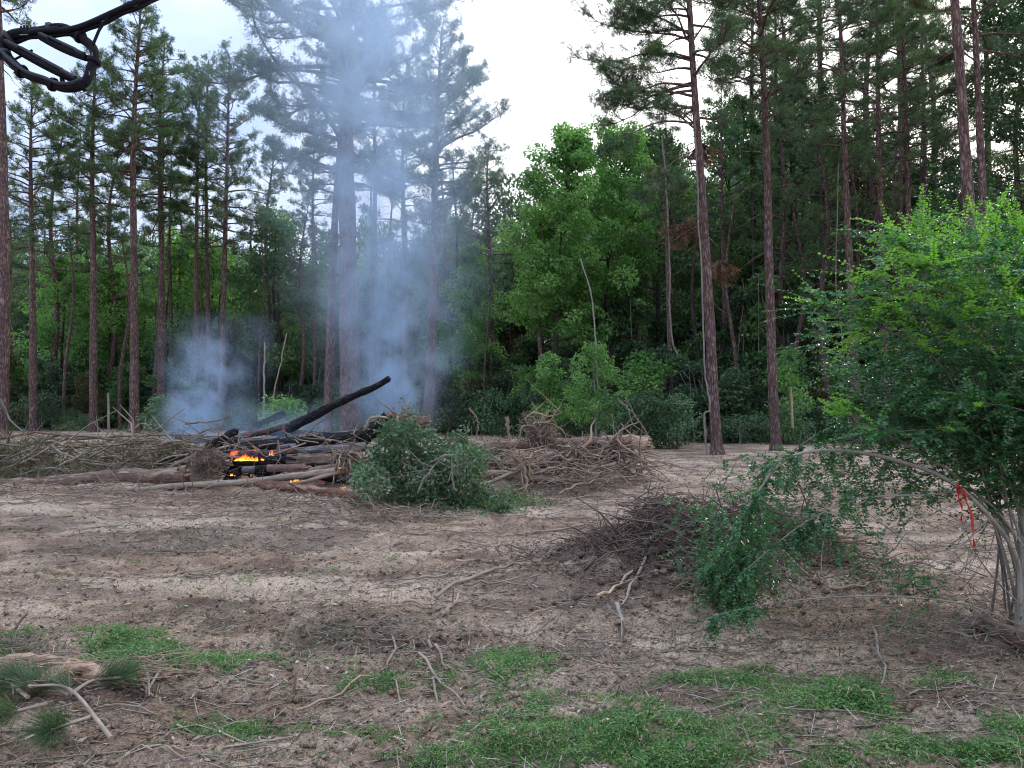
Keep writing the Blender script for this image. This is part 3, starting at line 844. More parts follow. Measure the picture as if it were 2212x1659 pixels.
# --- slimmer pines behind, copies of the two prototypes
more = [
    ('slim pine in the second row left of the tallest left pine', 222, 47, 0.92, 0), ('dark slim pine right of the pointed green crown', 371, 48, 0.8, 1),
    ('vine-dark pine stem leaning over the left smoke wisp', 452, 45, 0.93, 1), ('small pine between the leaning pine and the smoke column', 566, 50, 0.95, 0),
    ('slim pine whose crown shows left of the smoke column', 640, 45, 0.68, 0), ('slim pine seen through the smoke right of the massive pine', 822, 43, 0.98, 1),
    ('thin dark pine trunk right of the smoke column', 1010, 47, 0.8, 0), ('thin pine stem behind the left bright broadleaf tree', 1155, 52, 0.78, 1),
    ('thin pine stem behind the right bright broadleaf tree', 1330, 50, 0.9, 0), ('dark pine with grey vine left of the torn pine', 1452, 34, 0.66, 1),
    ('slim pine showing close left of the torn pine', 1408, 44, 0.9, 0), ('slim dark pine between the torn and the straight pine', 1575, 38, 0.78, 1),
    ('slim dark pine immediately right of the straight reddish pine', 1705, 36, 0.80, 0), ('slim pine in shade midway to the shrub', 1752, 41, 0.88, 1),
    ('slim pine leaning in front of the shaded right wood', 1800, 33, 0.72, 0), ('tall slim pine behind the top of the shrub', 2020, 38, 1.0, 1),
    ('far slim pine at the right edge behind the last trunk', 2190, 36, 1.0, 0),
    ('full-crowned pine filling the gap between the torn and the straight reddish pine', 1612, 44, 1.22, 1), ('full-crowned pine in the gap just past the straight reddish pine', 1728, 43, 1.30, 0),
    ('full-crowned pine behind the pine whose foot the shrub hides', 1782, 45, 1.42, 1), ('dense dark pine crown between the third right pine and the narrow-crowned one', 1868, 42, 1.40, 0),
    ('dense pine crown behind the close pair of pines', 1935, 46, 1.48, 1), ('dense pine crown in the gap before the thickest right pine', 2035, 44, 1.36, 0),
    ('dense pine crown showing past the rightmost trunk', 2165, 42, 1.36, 1), ('tall pine crown rising just left of the straight reddish pine top', 1680, 48, 1.35, 0), ('slim dark pine at the far left behind the bare stem', 28, 50, 0.8, 0),
    ('slim pine in the second row behind the straight left pine', 160, 52, 0.86, 1), ('slim pine behind the gap left of the leaning pine', 400, 54, 0.86, 0),
    ('faint slim pine far behind the massive pine', 680, 52, 0.9, 1), ('faint slim pine right behind the dark-crowned pine', 968, 50, 0.9, 0),
]
for lab, u, d, s, k in more:
    copy_tree(pr if k == 0 else pr2, lab, base_at(u, d), random.random() * 6.3, (s * 1.05, s * 1.05, s * (1.0 + 0.15 * random.random())), 'slimmer pines of the second row')

# --- thin dim trunks deep in the wood
def dim_trunks():
    src = []
    for k in range(4):
        mb = MB(); H = 15; a, b = random.gauss(0, .5), random.gauss(0, .3)
        P, at = trunk_path([(0, 0, 0), (H * .3, a * .3, 0), (H * .65, a, b), (H, a * .6, 0)], H)
        tube(mb, P, [0.10, 0.08, 0.03], 6, 0, 0.4, rough=0.1)
        m = 22; z = rng.uniform(2, H, m); p = at(z); e = p + rng.normal(size=(m, 3)) * np.array((0.8, 0.8, 0.35)) + np.array((0, 0, 0.2))
        sticks(mb, p, e, 0.018, 0.006, 3, 0, 0.5)
        src.append(mb.build('trunk_shape', M['far_bark'] if k % 2 else M['pine_bark'], data_only=True))
    for i in range(64):
        u = 20 + 2180 * ((i * 0.618034 + 0.11) % 1.0)
        if 1140 < u < 1320 and i % 3: continue
        d = float(np.interp(u, [0, 700, 1000, 1300, 1550, 1900, 2212], [41, 41, 37, 33, 30, 32, 30])) + 1 + 14 * ((i * 0.754) % 1.0)
        o = bpy.data.objects.new('dim_tree', src[i % 4]); C.objects.link(o)
        o.location = base_at(u, d); o.rotation_euler = (0, 0, random.random() * 6.28); q = random.uniform(0.6, 1.5); o.scale = (q, q, random.uniform(0.6, 1.05))
        tag(o, 'thin dim trunk standing deep in the shaded wood behind the front pines', 'tree', 'thin dim trunks deep in the wood')
dim_trunks()

# --- broadleaf trees
def blob_leaves(mb, centers, radii, n, L, Wd, mat, seedvar=0, up=0.55, flat=0.75):
    rs = rng
    w_ = np.asarray(radii) ** 2; w_ = w_ / w_.sum()
    k = rs.choice(len(centers), n, p=w_)
    u = rdir(n); r = (0.35 + 0.75 * rs.random(n) ** 0.6)[:, None] * np.asarray(radii)[k][:, None]
    P = np.asarray(centers)[k] + u * r * np.array((1, 1, flat))
    ct = rs.random(len(centers))
    D = nrm(u * 0.8 + rdir(n) * 0.7 - np.array((0, 0, 0.25)))
    leaves(mb, P, D, L * (0.7 + 0.6 * rs.random(n)), Wd * (0.7 + 0.6 * rs.random(n)), mat, np.clip(0.55 * ct[k] + 0.5 * rs.random(n), 0, 1), up)

def broad_tree(name, label, base, H, R, c0, nleaf, lm, seed, r0=0.14, L=0.15, bark='far_bark', cat='tree', group=None, nb=26, cl=0.55):
    t = thing(name, base, label, cat, group)
    rs = np.random.default_rng(seed)
    lean = rs.normal(size=2) * 0.03 * H
    P, at = trunk_path([(0, 0, 0), (H * 0.5, lean[0] * 0.3, lean[1] * 0.3), (H * 0.97, lean[0], lean[1])], H)
    tm = MB(); pp, rr = flare(at, H * 0.97, r0, 14, 0.1); tube(tm, pp, rr, 8, 0, rough=0.08)
    tm.build('trunk', M[bark], t)
    cm = MB(); cs, cr_ = [], []
    for i in range(nb):
        q = (i + rs.random()) / nb; z = H * (c0 + (0.97 - c0) * q)
        az = i * 2.399 + rs.normal() * 0.4
        Lb = R * (sin(pi * min(1, 0.22 + 0.70 * q)) ** 0.8) * (0.7 + 0.4 * rs.random())
        el = 0.35 + 0.6 * q
        p0 = at(z); d = np.array((cos(az) * cos(el), sin(az) * cos(el), sin(el) * 0.7))
        p1 = p0 + d * Lb * 0.55 + rs.normal(size=3) * 0.1; p2 = p0 + d * Lb + np.array((0, 0, 0.05 * Lb))
        tube(cm, smooth_path([p0, p1, p2], 3), [r0 * 0.3, r0 * 0.08], 4, 0, 0.4, cap=False)
        for f in (0.55, 0.8, 1.0):
            c = p0 + (p2 - p0) * f + rs.normal(size=3) * 0.28 * cl
            cs.append(c); cr_.append(cl * (0.6 + 0.6 * rs.random()) * (1.15 - 0.3 * q))
    cs.append(at(H * 0.96)); cr_.append(cl * 0.8)
    blob_leaves(cm, np.array(cs), np.array(cr_), nleaf, L, L * 0.75, 1)
    cm.build('crown', [M[bark], M[lm]], t)
    return t

broad_tree('broadleaf_tree', 'bright green broadleaf tree with rounded top, left one of two', base_at(1195, 37), topz(285, 37), 3.0, 0.30, 26000, 'leaf_bright', 201, cl=0.50, nb=62, L=0.16)
broad_tree('broadleaf_tree', 'bright green broadleaf tree with rounded top, right one of two', base_at(1300, 39), topz(285, 39), 3.2, 0.30, 26000, 'leaf_bright', 202, cl=0.50, nb=62, L=0.16)
broad_tree('broadleaf_tree', 'mid green tree filling the gap right of the two bright crowns', base_at(1425, 41), topz(300, 41), 3.2, 0.28, 20000, 'leaf_mid', 203, cl=0.75, nb=32, L=0.18)
broad_tree('broadleaf_tree', 'dense mid green tree behind the torn pine trunk', base_at(1565, 43), topz(215, 43), 3.4, 0.30, 17000, 'leaf_mid', 204, cl=0.6, nb=46, L=0.17)
broad_tree('broadleaf_tree', 'dark tree closing the view behind the straight reddish pine', base_at(1735, 40), topz(150, 40), 3.2, 0.25, 15000, 'leaf_dark', 205, cl=0.55, nb=46, L=0.17)
broad_tree('broadleaf_tree', 'leafy dark tree hanging over the upper right corner', base_at(2215, 30), topz(-60, 30), 3.6, 0.32, 24000, 'leaf_dark', 206, cl=0.65, nb=40, L=0.15)
broad_tree('broadleaf_tree', 'hazy green tree low behind the left smoke wisp', base_at(600, 47), topz(470, 47), 3.4, 0.2, 13000, 'leaf_mid', 207, cl=0.8, L=0.19)
broad_tree('broadleaf_tree', 'sunny green tree low between the left pines', base_at(395, 50), topz(520, 50), 3.0, 0.2, 11000, 'leaf_bright', 208, cl=0.8, L=0.2)
broad_tree('broadleaf_tree', 'olive tree between the shaded pines left of the shrub', base_at(1860, 42), topz(300, 42), 3.0, 0.25, 14000, 'leaf_olive', 209, cl=0.7, L=0.18)
broad_tree('broadleaf_tree', 'shaded tree behind the close pair of pines', base_at(2000, 44), topz(380, 44), 3.6, 0.2, 14000, 'leaf_dark', 210, cl=0.8, L=0.2)
def copy_broad(prefix, label, u, d, sc):
    src = [o for o in C.objects if o.get('label', '').startswith(prefix)][0]
    copy_tree(src, label, base_at(u, d), random.random() * 6.28, sc, 'smaller leafy trees between the trunks')
copy_broad('sunny green tree low', 'small yellow-green tree behind the slim pines near the far left', 130, 47, (0.9, 0.9, 0.85))
copy_broad('sunny green tree low', 'small yellow-green tree just left of the tallest left pine', 255, 48, (0.85, 0.85, 0.8))
copy_broad('sunny green tree low', 'small yellow-green tree between the narrow and the leaning pine', 452, 49, (0.8, 0.8, 0.95))
copy_broad('sunny green tree low', 'pale green tree low behind the dark-crowned pine', 1010, 42, (0.8, 0.8, 0.8))
copy_broad('mid green tree filling', 'mid green tree low between the torn and the straight reddish pine', 1630, 44, (0.9, 0.9, 0.72))
copy_broad('bright green broadleaf tree with rounded top, right', 'green tree seen low behind the third right pine', 1800, 46, (0.9, 0.9, 0.75))
# young trees and bushes at the wood edge that stand out
broad_tree('young_tree', 'young tree with pale stem and bright leaves at the wood edge', base_at(1288, 29), topz(745, 29), 1.15, 0.22, 4200, 'leaf_bright', 211, r0=0.05, L=0.10, bark='pale_bark', cl=0.32, nb=18)
broad_tree('young_tree', 'small bright green bush tree left of the pale-stemmed one', base_at(1188, 31), topz(775, 31), 0.8, 0.3, 2600, 'leaf_bright', 212, r0=0.04, L=0.11, cl=0.3, nb=12)
broad_tree('bush', 'pale green leafy bush behind the smouldering logs', base_at(612, 24), topz(870, 24), 0.75, 0.1, 1800, 'leaf_bright', 213, r0=0.03, L=0.09, cat='bush', cl=0.25, nb=12)
broad_tree('bush', 'blue-green feathery bush behind the root heap', base_at(1385, 27), topz(880, 27), 1.5, 0.05, 5000, 'leaf_dark', 214, r0=0.03, L=0.10, cat='bush', cl=0.4, nb=16)
broad_tree('bush', 'pale-leaved small bush left of the torn pine', base_at(1462, 26), topz(865, 26), 0.75, 0.1, 2000, 'leaf_grey', 215, r0=0.03, L=0.08, cat='bush', cl=0.25, nb=12)
broad_tree('bush', 'pale green bush by the foot of the pointed-crown pine', base_at(345, 33), topz(865, 33), 0.8, 0.1, 2000, 'leaf_grey', 216, r0=0.03, L=0.10, cat='bush', cl=0.25, nb=12)

# --- undergrowth: one mass of shrubs along the wood edge and into it
def edge_d(u):
    """distance of the wood edge for a view column"""
    return float(np.interp(u, [-400, 0, 300, 700, 1000, 1300, 1550, 1700, 1900, 2212, 2600], [40, 40, 41, 40, 36, 31, 28, 28.5, 30, 28, 24]))

def undergrowth():
    def kind(mat, h, n, L=0.15):
        mb = MB(); nc = 16
        z = h * rng.random(nc) ** 0.9
        wz = 1.25 * (1 - 0.45 * (z / h))
        cs = np.stack([rng.normal(size=nc) * 0.62 * wz, rng.normal(size=nc) * 0.5 * wz, z], -1)
        blob_leaves(mb, cs, 0.28 + 0.30 * rng.random(nc), n, L, L * 0.72, 1, up=0.45)
        for k in range(5):
            p = np.array((random.gauss(0, .3), random.gauss(0, .3), -0.05))
            tube(mb, smooth_path([p, p + np.array((random.gauss(0, .12), 0, h * 0.5)), p + np.array((random.gauss(0, .3), random.gauss(0, .2), h))], 3), [0.03, 0.01], 4, 0, random.random(), cap=False)
        for k in range(26):      # dead twigs and hanging vines
            p = np.array((random.gauss(0, .6), random.gauss(0, .5), random.uniform(0.2, h)))
            q = p + np.array((random.gauss(0, .25), random.gauss(0, .2), random.uniform(-0.6, 0.5)))
            tube(mb, [p, (p + q) / 2 + rng.normal(size=3) * 0.05, q], [0.009, 0.004], 3, 0, 0.9, cap=False)
        return mb.build('undergrowth_kind', [M['vine_bark'], M[mat]], data_only=True)
    low = [kind(m, 1.7, 1500, 0.11) for m in ('leaf_dark', 'leaf_mid', 'leaf_olive', 'leaf_grey', 'leaf_dark')]
    mid = [kind(m, 3.6, 3000) for m in ('leaf_dark', 'leaf_dark', 'leaf_mid', 'leaf_olive', 'leaf_dark', 'leaf_bright')]
    tall = [kind(m, 6.5, 4000, 0.18) for m in ('leaf_dark', 'leaf_mid', 'leaf_dark', 'leaf_olive', 'leaf_mid')]
    def place(n, off0, off1, s0, s1):
        u = -500 + 3200 * ((np.arange(n) * 0.618034 + rng.random() ) % 1.0)
        d = np.array([edge_d(q) for q in u]) + rng.uniform(off0, off1, n)
        P = np.array([(W(a, 864, b)[0], b, gz(W(a, 864, b)[0], b) - 0.05) for a, b in zip(u, d)])
        rot = np.stack([np.zeros(n), np.zeros(n), rng.random(n) * 6.28], -1)
        sc = rng.uniform(s0, s1, (n, 1)) * np.stack([rng.uniform(0.9, 1.3, n), rng.uniform(0.9, 1.3, n), rng.uniform(0.7, 1.2, n)], -1)
        return P, rot, sc
    gn_scatter('undergrowth', low, *place(120, 0.4, 5.0, 0.45, 1.1), 'low shrubs and ferny undergrowth along the foot of the wood', 'undergrowth')
    gn_scatter('undergrowth', mid, *place(210, 2.5, 12.0, 0.75, 1.2), 'dark head-high shrubs filling the wood behind the first trunks', 'undergrowth')
    gn_scatter('undergrowth', tall, *place(230, 6.0, 26.0, 0.75, 1.15), 'tall dark leafy growth between the pine trunks', 'undergrowth')
undergrowth()

# --- far wood: everything beyond, reads as one mass
def far_wood():
    def kind(H, mat, n, pine):
        mb = MB()
        tube(mb, np.array([(0, 0, 0), (random.gauss(0, .3), 0, H * 0.5), (random.gauss(0, .5), 0, H)]), [0.17, 0.13, 0.04], 5, 0, 0.2 + 0.3 * random.random(), cap=False)
        nc = 26
        z = H * ((0.40 if pine else 0.18) + (0.60 if pine else 0.8) * rng.random(nc))
        cs = np.stack([rng.normal(size=nc) * 1.5, rng.normal(size=nc) * 1.3, z], -1)
        blob_leaves(mb, cs, 0.6 + 0.6 * rng.random(nc), n, 0.26, 0.17, 1, up=0.4)
        return mb.build('far_tree_kind', [M['far_bark'], M[mat]], data_only=True)
    kinds = [kind(12, 'leaf_dark', 5200, False), kind(12, 'leaf_mid', 5200, False), kind(12, 'leaf_dark', 4600, True), kind(12, 'leaf_mid', 4600, True), kind(12, 'leaf_dark', 5000, False)]
    n = 210
    P, R_, S_ = [], [], []
    for i in range(n):
        u = -600 + 3400 * ((i * 0.754877) % 1.0)
        d = 54 + 50 * ((i * 0.569840) % 1.0)
        tv = float(np.interp(u, [-600, 0, 350, 560, 700, 1000, 1100, 1300, 1450, 1700, 2212, 2800], [520, 520, 500, 560, 500, 450, 430, 420, 350, 290, 340, 340]))
        H = max(5, ((864 - tv) / FPX * d + 1.7) * (0.6 + 0.45 * random.random()))
        P.append((W(u, 864, d)[0], d, -0.05)); R_.append((0, 0, random.random() * 6.28)); q = 0.8 + 0.4 * random.random(); S_.append((q, q, H / 12))
    gn_scatter('far_wood', kinds, np.array(P), np.array(R_), np.array(S_), 'dense dark wood closing the view far behind the pines', 'wood')
far_wood()

# --- brown dead foliage hanging near the torn pine
def dead_sprays():
    for (u, v, d, n, r, lab) in ((1520, 335, 24.2, 60, 0.45, 'rust-brown dead pine spray caught high on the torn pine'),
                                 (1480, 505, 30.0, 110, 0.75, 'rust-brown dead foliage spray left of the torn pine'),
                                 (1560, 590, 27.0, 70, 0.55, 'brown dead foliage hanging right of the torn pine trunk')):
        mb = MB(); c = W(u, v, d)
        P = c + rng.normal(size=(n, 3)) * np.array((r * 0.5, r * 0.4, r * 0.35))
        tufts(mb, P, rdir(n) - np.array((0, 0, 0.4)), 14, 0.2, 0.014, 1, 0.95)
        sticks(mb, P, np.broadcast_to(c + np.array((0, 0.3, 0.5)), P.shape), 0.012, 0.02, 3, 0)
        tag(mb.build('dead_spray', [M['far_bark'], M['needle_brown']]), lab, 'dead branch', 'brown dead sprays near the torn pine')
dead_sprays()

# --- grey vines
def vine(pts, r, lab, mat='vine_bark'):
    mb = MB(); P = smooth_path([W(*p) for p in pts], 6)
    P = P + rng.normal(size=P.shape) * 0.012
    tube(mb, P, [r, r * 0.8], 5, 0, 0.7)
    tag(mb.build('vine', M[mat]), lab, 'vine', 'bare grey vines and snags by the wood edge')
vine([(1528, 985, 23.3), (1522, 900, 23.3), (1534, 880, 23.3), (1522, 800, 23.3), (1518, 650, 23.3), (1508, 450, 23.3), (1500, 250, 23.3)], 0.03, 'grey vine climbing close along the torn pine trunk')
vine([(1465, 770, 33), (1450, 720, 33), (1446, 560, 33), (1438, 380, 33), (1430, 300, 33)], 0.045, 'grey vine hanging on the dark pine left of the torn pine')
vine([(1292, 845, 28.8), (1288, 760, 28.8), (1278, 640, 29.2), (1262, 585, 29.6), (1255, 560, 29.9)], 0.032, 'crooked pale stem above the young pale-stemmed tree', 'pale_bark')
vine([(1410, 960, 25.5), (1385, 915, 25.5), (1355, 880, 25.5), (1335, 862, 25.5)], 0.028, 'bent grey sapling leaning left of the torn pine')
vine([(568, 905, 30), (570, 820, 30), (572, 740, 30)], 0.04, 'thin pale upright stem behind the smouldering logs', 'pale_bark')
vine([(585, 890, 30), (600, 810, 30), (620, 720, 30)], 0.03, 'thin pale slanting stem behind the smouldering logs', 'pale_bark')
vine([(1836, 950, 30), (1816, 700, 30), (1806, 600, 30), (1812, 350, 30)], 0.028, 'thin bare stem beside the third right pine')
vine([(235, 935, 37), (233, 850, 37)], 0.06, 'short pale broken stump between the straight and tallest left pines', 'pale_bark')
vine([(1713, 925, 27.5), (1709, 850, 27.5), (1707, 835, 27.5)], 0.05, 'snapped orange sapling right of the straight reddish pine', 'wood')
vine([(1525, 940, 23.8), (1522, 900, 23.8)], 0.05, 'orange splintered snag against the torn pine', 'wood')
vine([(2212, 560, 8), (2150, 545, 8), (2080, 540, 8)], 0.006, 'thin bare twig over the bright shrub')
# long bare limb and hanging strands on the left of the massive pine
def bare_limb():
    mb = MB()
    P = smooth_path([W(752, 330, 32), W(690, 225, 31.5), (W(640, 180, 31)), W(580, 110, 31), W(545, 30, 31), W(552, -40, 31)], 6)
    tube(mb, P, [0.11, 0.05, 0.02], 6, 0, 0.4)
    pts = P[10:]
    n = 150
    k = rng.integers(0, len(pts), n)
    b = pts[k]; e = b + rng.normal(size=(n, 3)) * 0.25 - np.array((0, 0, 0.15))
    sticks(mb, b, e, 0.01, 0.004, 3, 0, 0.4)
    tufts(mb, e, rdir(n) - np.array((0, 0, 0.3)), 12, 0.2, 0.012, 1)
    e2 = W(548, 118, 31); q = e2 + rng.normal(size=(30, 3)) * 0.2
    tube(mb, [W(640, 180, 31), W(590, 150, 31), e2], [0.03, 0.012], 4, 0, 0.4)
    tufts(mb, q, rdir(30), 14, 0.24, 0.014, 1)
    for u in (600, 612, 628, 575):
        p = W(u, 150 + (u - 575) * 0.7, 31)
        tube(mb, smooth_path([p, p + np.array((0.05, 0, -0.8)), p + np.array((0.0, 0, -1.3 - random.random()))], 3), [0.008, 0.003], 3, 0, 0.9, cap=False)
    tag(mb.build('bare_branch', [M['far_bark'], M['needle']]), 'long bare limb reaching left from the massive pine with hanging strands', 'branch')
bare_limb()

# ================================================================== BURN PILE
def log(u1, v1, d1, u2, v2, d2, r1, r2, mat, label, bend=0.04, name='log', cat='log', group='logs of the burn pile', rough=0.16, mats=None, split=None, cut=True, sides=12):
    """a log between two points; its ends are cut or torn wood"""
    A = W(u1, v1, d1); B = W(u2, v2, d2)
    L = np.linalg.norm(B - A); n = max(6, int(L / 0.18))
    t = np.linspace(0, 1, n)[:, None]
    sd = random.random() * 50
    off = np.stack([fbm(t[:, 0] * 3 + sd, t[:, 0] * 0 + k, 3, 2) for k in (1.0, 2.0, 3.0)], -1) * L * bend * 2
    off[:, 1] *= 0.5
    P = A * (1 - t) + B * t + off * np.sin(pi * t) ** 0.5
    base = A.copy(); base[2] = min(A[2], B[2])
    o = thing(name, (A + B) / 2, label, cat, group)
    ctr = (A + B) / 2
    r = np.linspace(r1, r2, n)
    if mats is None:
        mb = MB(); tube(mb, P - ctr, r, sides, 0, 0.3 + 0.5 * random.random(), rough=rough)
        mb.build('bark', M[mat], o)
    else:     # (fraction, material) runs along the log
        f0 = 0
        for f1, mm in mats:
            a = int(f0 * (n - 1)); b = max(a + 2, int(round(f1 * (n - 1))) + 1)
            random.seed(int(sd * 1000)); mb = MB(); tube(mb, P[a:b] - ctr, r[a:b], sides, 0, 0.5, rough=rough)
            mb.build('bark' if mm not in ('char', 'ember', 'ember_dim') else 'charred_bark', M[mm], o)
            f0 = f1
    if cut:
        for q, rr, dr in ((P[0], r[0], nrm(P[0] - P[1])), (P[-1], r[-1], nrm(P[-1] - P[-2]))):
            m = 9; mb = MB()
            a = rng.random(m) * 2 * pi; s = np.sqrt(rng.random(m)) * rr * 0.75
            up = np.array((0, 0, 1.0)); X = nrm(np.cross(dr, up)); Y = np.cross(dr, X)
            b = q - ctr + X * (np.cos(a) * s)[:, None] + Y * (np.sin(a) * s)[:, None]
            sticks(mb, b - dr * 0.03, b + dr * (rr * (0.15 + 0.8 * rng.random((m, 1)))), rr * 0.3, rr * 0.08, 4, 0, 0.6)
            e_ = mb.build('torn_end', M['char' if mat in ('char', 'ember') else ('ash' if mat == 'ash' else 'wood')], o); e_['kind'] = 'stuff'
    # short broken branch stubs
    ns = max(1, int(L * 0.8))
    for k in range(ns):
        mb = MB()
        i = random.randrange(1, n - 1)
        dr = nrm(rdir(1)[0] + np.array((0, -0.3, 0.6)))
        mb2 = P[i] - ctr
        tube(mb, [mb2, mb2 + dr * r[i] * (1.4 + random.random() * 2)], [r[i] * 0.22, r[i] * 0.1], 5, 0, 0.6)
        mb.build('branch_stub', M[mat if mats is None else 'char'], o)
    return o

log(-90, 1052, 14.4, 405, 1024, 14.1, 0.12, 0.16, 'log', 'long grey-brown trunk lying along the front of the brush', bend=0.02, rough=0.25)
log(255, 1066, 13.4, 725, 1017, 13.5, 0.05, 0.065, 'dead', 'long slim pale pole in front of the fire', bend=0.015, sides=8, rough=0.2)
log(532, 1043, 13.6, 846, 1087, 12.4, 0.10, 0.115, 'log_red', 'reddish-brown log with loose bark angled toward the camera', bend=0.02, rough=0.3)
log(622, 926, 16.2, 840, 818, 15.4, 0.105, 0.055, 'char', 'charred log tilting up out of the pile into the smoke', bend=0.022, rough=0.3)
log(498, 972, 15.4, 790, 943, 15.0, 0.10, 0.14, 'char', 'long black charred log across the top of the fire', bend=0.012)
log(508, 995, 14.5, 785, 992, 14.2, 0.095, 0.11, 'log', 'mottled log burnt black at one end above the slim pole', bend=0.012, mats=((0.46, 'char'), (1.0, 'log')), rough=0.25)
log(525, 1014, 14.0, 660, 1010, 14.0, 0.05, 0.075, 'log', 'short mottled log with an ash-white burnt end', bend=0.015, mats=((0.25, 'ash'), (0.45, 'char'), (1.0, 'log')), rough=0.25)
log(640, 1020, 14.0, 770, 1004, 14.0, 0.05, 0.06, 'log', 'thin knotty log running under the shaggy root ball', bend=0.03, rough=0.3)
log(443, 967, 14.9, 510, 931, 15.0, 0.06, 0.075, 'char', 'short charred stub pointing up behind the dense brown root ball', bend=0.01)
log(490, 952, 15.9, 620, 920, 15.9, 0.085, 0.06, 'ember_dim', 'burnt log glowing red along its underside', bend=0.01, cut=False)
log(500, 947, 15.88, 625, 914, 15.9, 0.06, 0.04, 'ash', 'ash-grey log resting on the red glowing one', bend=0.01, cut=False)
log(340, 1003, 15.0, 480, 957, 15.2, 0.05, 0.06, 'char', 'blackened pole in the blue smoke beside the dense brown root ball', bend=0.01)
log(345, 1022, 14.6, 425, 980, 14.8, 0.03, 0.03, 'dead', 'thin grey pole leaning on the dense brown root ball', bend=0.02)
log(375, 935, 17.5, 495, 902, 17.5, 0.05, 0.03, 'char', 'thin blackened limb rising through the smaller smoke wisp', bend=0.02)
log(380, 948, 16.6, 500, 953, 16.6, 0.07, 0.07, 'ash', 'grey burnt log at the back under the smaller smoke wisp', bend=0.02)
log(385, 965, 16.2, 490, 975, 16.2, 0.07, 0.06, 'char', 'black log low in the smaller smoke wisp', bend=0.02)
log(500, 984, 14.95, 560, 981, 14.9, 0.10, 0.09, 'ember', 'log glowing orange inside the heart of the fire', bend=0.01, cut=False)
log(552, 982, 14.9, 640, 976, 14.9, 0.075, 0.07, 'ember_dim', 'reddened burnt log running on from the glowing one', bend=0.01, cut=False)
log(600, 968, 15.1, 640, 962, 15.1, 0.05, 0.05, 'ash', 'short ash-white log end over the fire', bend=0.01)
log(660, 975, 14.8, 790, 966, 14.8, 0.07, 0.08, 'ash', 'ash-grey split log under the long black one', bend=0.02, rough=0.35)
log(625, 962, 14.75, 672, 985, 14.6, 0.035, 0.03, 'ash', 'short pale stick smouldering across the grey split log', bend=0.02)
log(520, 953, 15.7, 600, 946, 15.8, 0.05, 0.05, 'ash', 'pale grey burnt log just above the long black one', bend=0.02, rough=0.3)
log(585, 958, 15.6, 700, 948, 15.7, 0.06, 0.07, 'ash', 'second pale grey log lying above the long black one', bend=0.02, rough=0.3)
log(540, 930, 17.0, 760, 945, 16.8, 0.08, 0.09, 'char', 'charred log at the back of the fire', bend=0.01)
log(560, 915, 17.2, 612, 895, 17.0, 0.06, 0.08, 'char', 'blackened stub among twigs behind the fire', bend=0.01)
log(640, 945, 16.6, 765, 935, 16.6, 0.06, 0.05, 'dead', 'brown log behind the long black one', bend=0.03)
log(550, 1074, 13.1, 745, 1018, 13.5, 0.03, 0.04, 'wood', 'pale torn branch resting over the reddish log', bend=0.04, sides=7)
log(640, 1052, 13.9, 760, 1040, 13.9, 0.07, 0.08, 'ember_dim', 'smouldering log above the reddish log', cut=False)
log(690, 1030, 13.7, 770, 1046, 13.6, 0.06, 0.05, 'char', 'black log end behind the low red flame', bend=0.02)
log(380, 1012, 15.2, 640, 950, 16.2, 0.07, 0.08, 'char', 'long black pole crossing behind the dense brown root ball', bend=0.01)
log(783, 946, 15.0, 838, 906, 15.2, 0.15, 0.17, 'char', 'burnt thick trunk end bending up beside the leafy heap', bend=0.02, rough=0.25)
log(825, 912, 15.4, 925, 912, 15.6, 0.16, 0.11, 'log_red', 'thick reddish trunk lying behind the top of the leafy heap', bend=0.05, rough=0.35)
log(985, 957, 15.6, 1395, 952, 15.2, 0.09, 0.12, 'log', 'long brown log lying behind the root heap', bend=0.02, rough=0.3)
log(1030, 978, 14.8, 1195, 990, 14.4, 0.08, 0.06, 'wood', 'split yellow log with torn fibres beside the star-shaped roots', bend=0.03, rough=0.5)
log(1050, 1000, 14.3, 1180, 1003, 14.2, 0.05, 0.07, 'wood', 'torn fibrous slab under the split yellow log', bend=0.05, rough=0.6)
log(1200, 992, 14.4, 1330, 980, 14.6, 0.09, 0.11, 'log_red', 'short reddish log between the two big root balls', bend=0.03, rough=0.3)
log(1230, 955, 15.0, 1370, 965, 14.8, 0.06, 0.05, 'log', 'thin log with grey bark over the long brown one', bend=0.05, rough=0.3)
log(1035, 1054, 13.2, 1195, 978, 13.8, 0.03, 0.045, 'dead', 'pale branch slanting up across the root heap', bend=0.05, sides=7, rough=0.25)
log(1120, 1010, 14.0, 1330, 1002, 13.9, 0.025, 0.035, 'dead', 'long bent root lying over the root heap', bend=0.12, sides=7)
log(1300, 955, 15.4, 1400, 960, 15.0, 0.11, 0.14, 'wood', 'broken butt of a log with torn wood at the far end of the heap', bend=0.04, rough=0.6)
log(1120, 1032, 13.6, 1250, 1040, 13.6, 0.06, 0.04, 'root', 'short brown log low in the root heap', rough=0.3)
log(985, 1100, 12.0, 1060, 1112, 11.8, 0.045, 0.035, 'root', 'small reddish log end beside the leafy heap')
log(825, 1112, 11.6, 975, 1077, 11.9, 0.022, 0.035, 'pale_bark', 'curved grey branch under the leafy heap', bend=0.06, sides=7)
log(1045, 1022, 13.9, 1190, 1020, 13.9, 0.045, 0.055, 'wood', 'torn pale slab low in front of the star-shaped roots', rough=0.5)
log(1370, 975, 14.2, 1405, 1015, 14.0, 0.05, 0.03, 'wood', 'orange torn stub dropping from the broken butt', bend=0.05, rough=0.5)

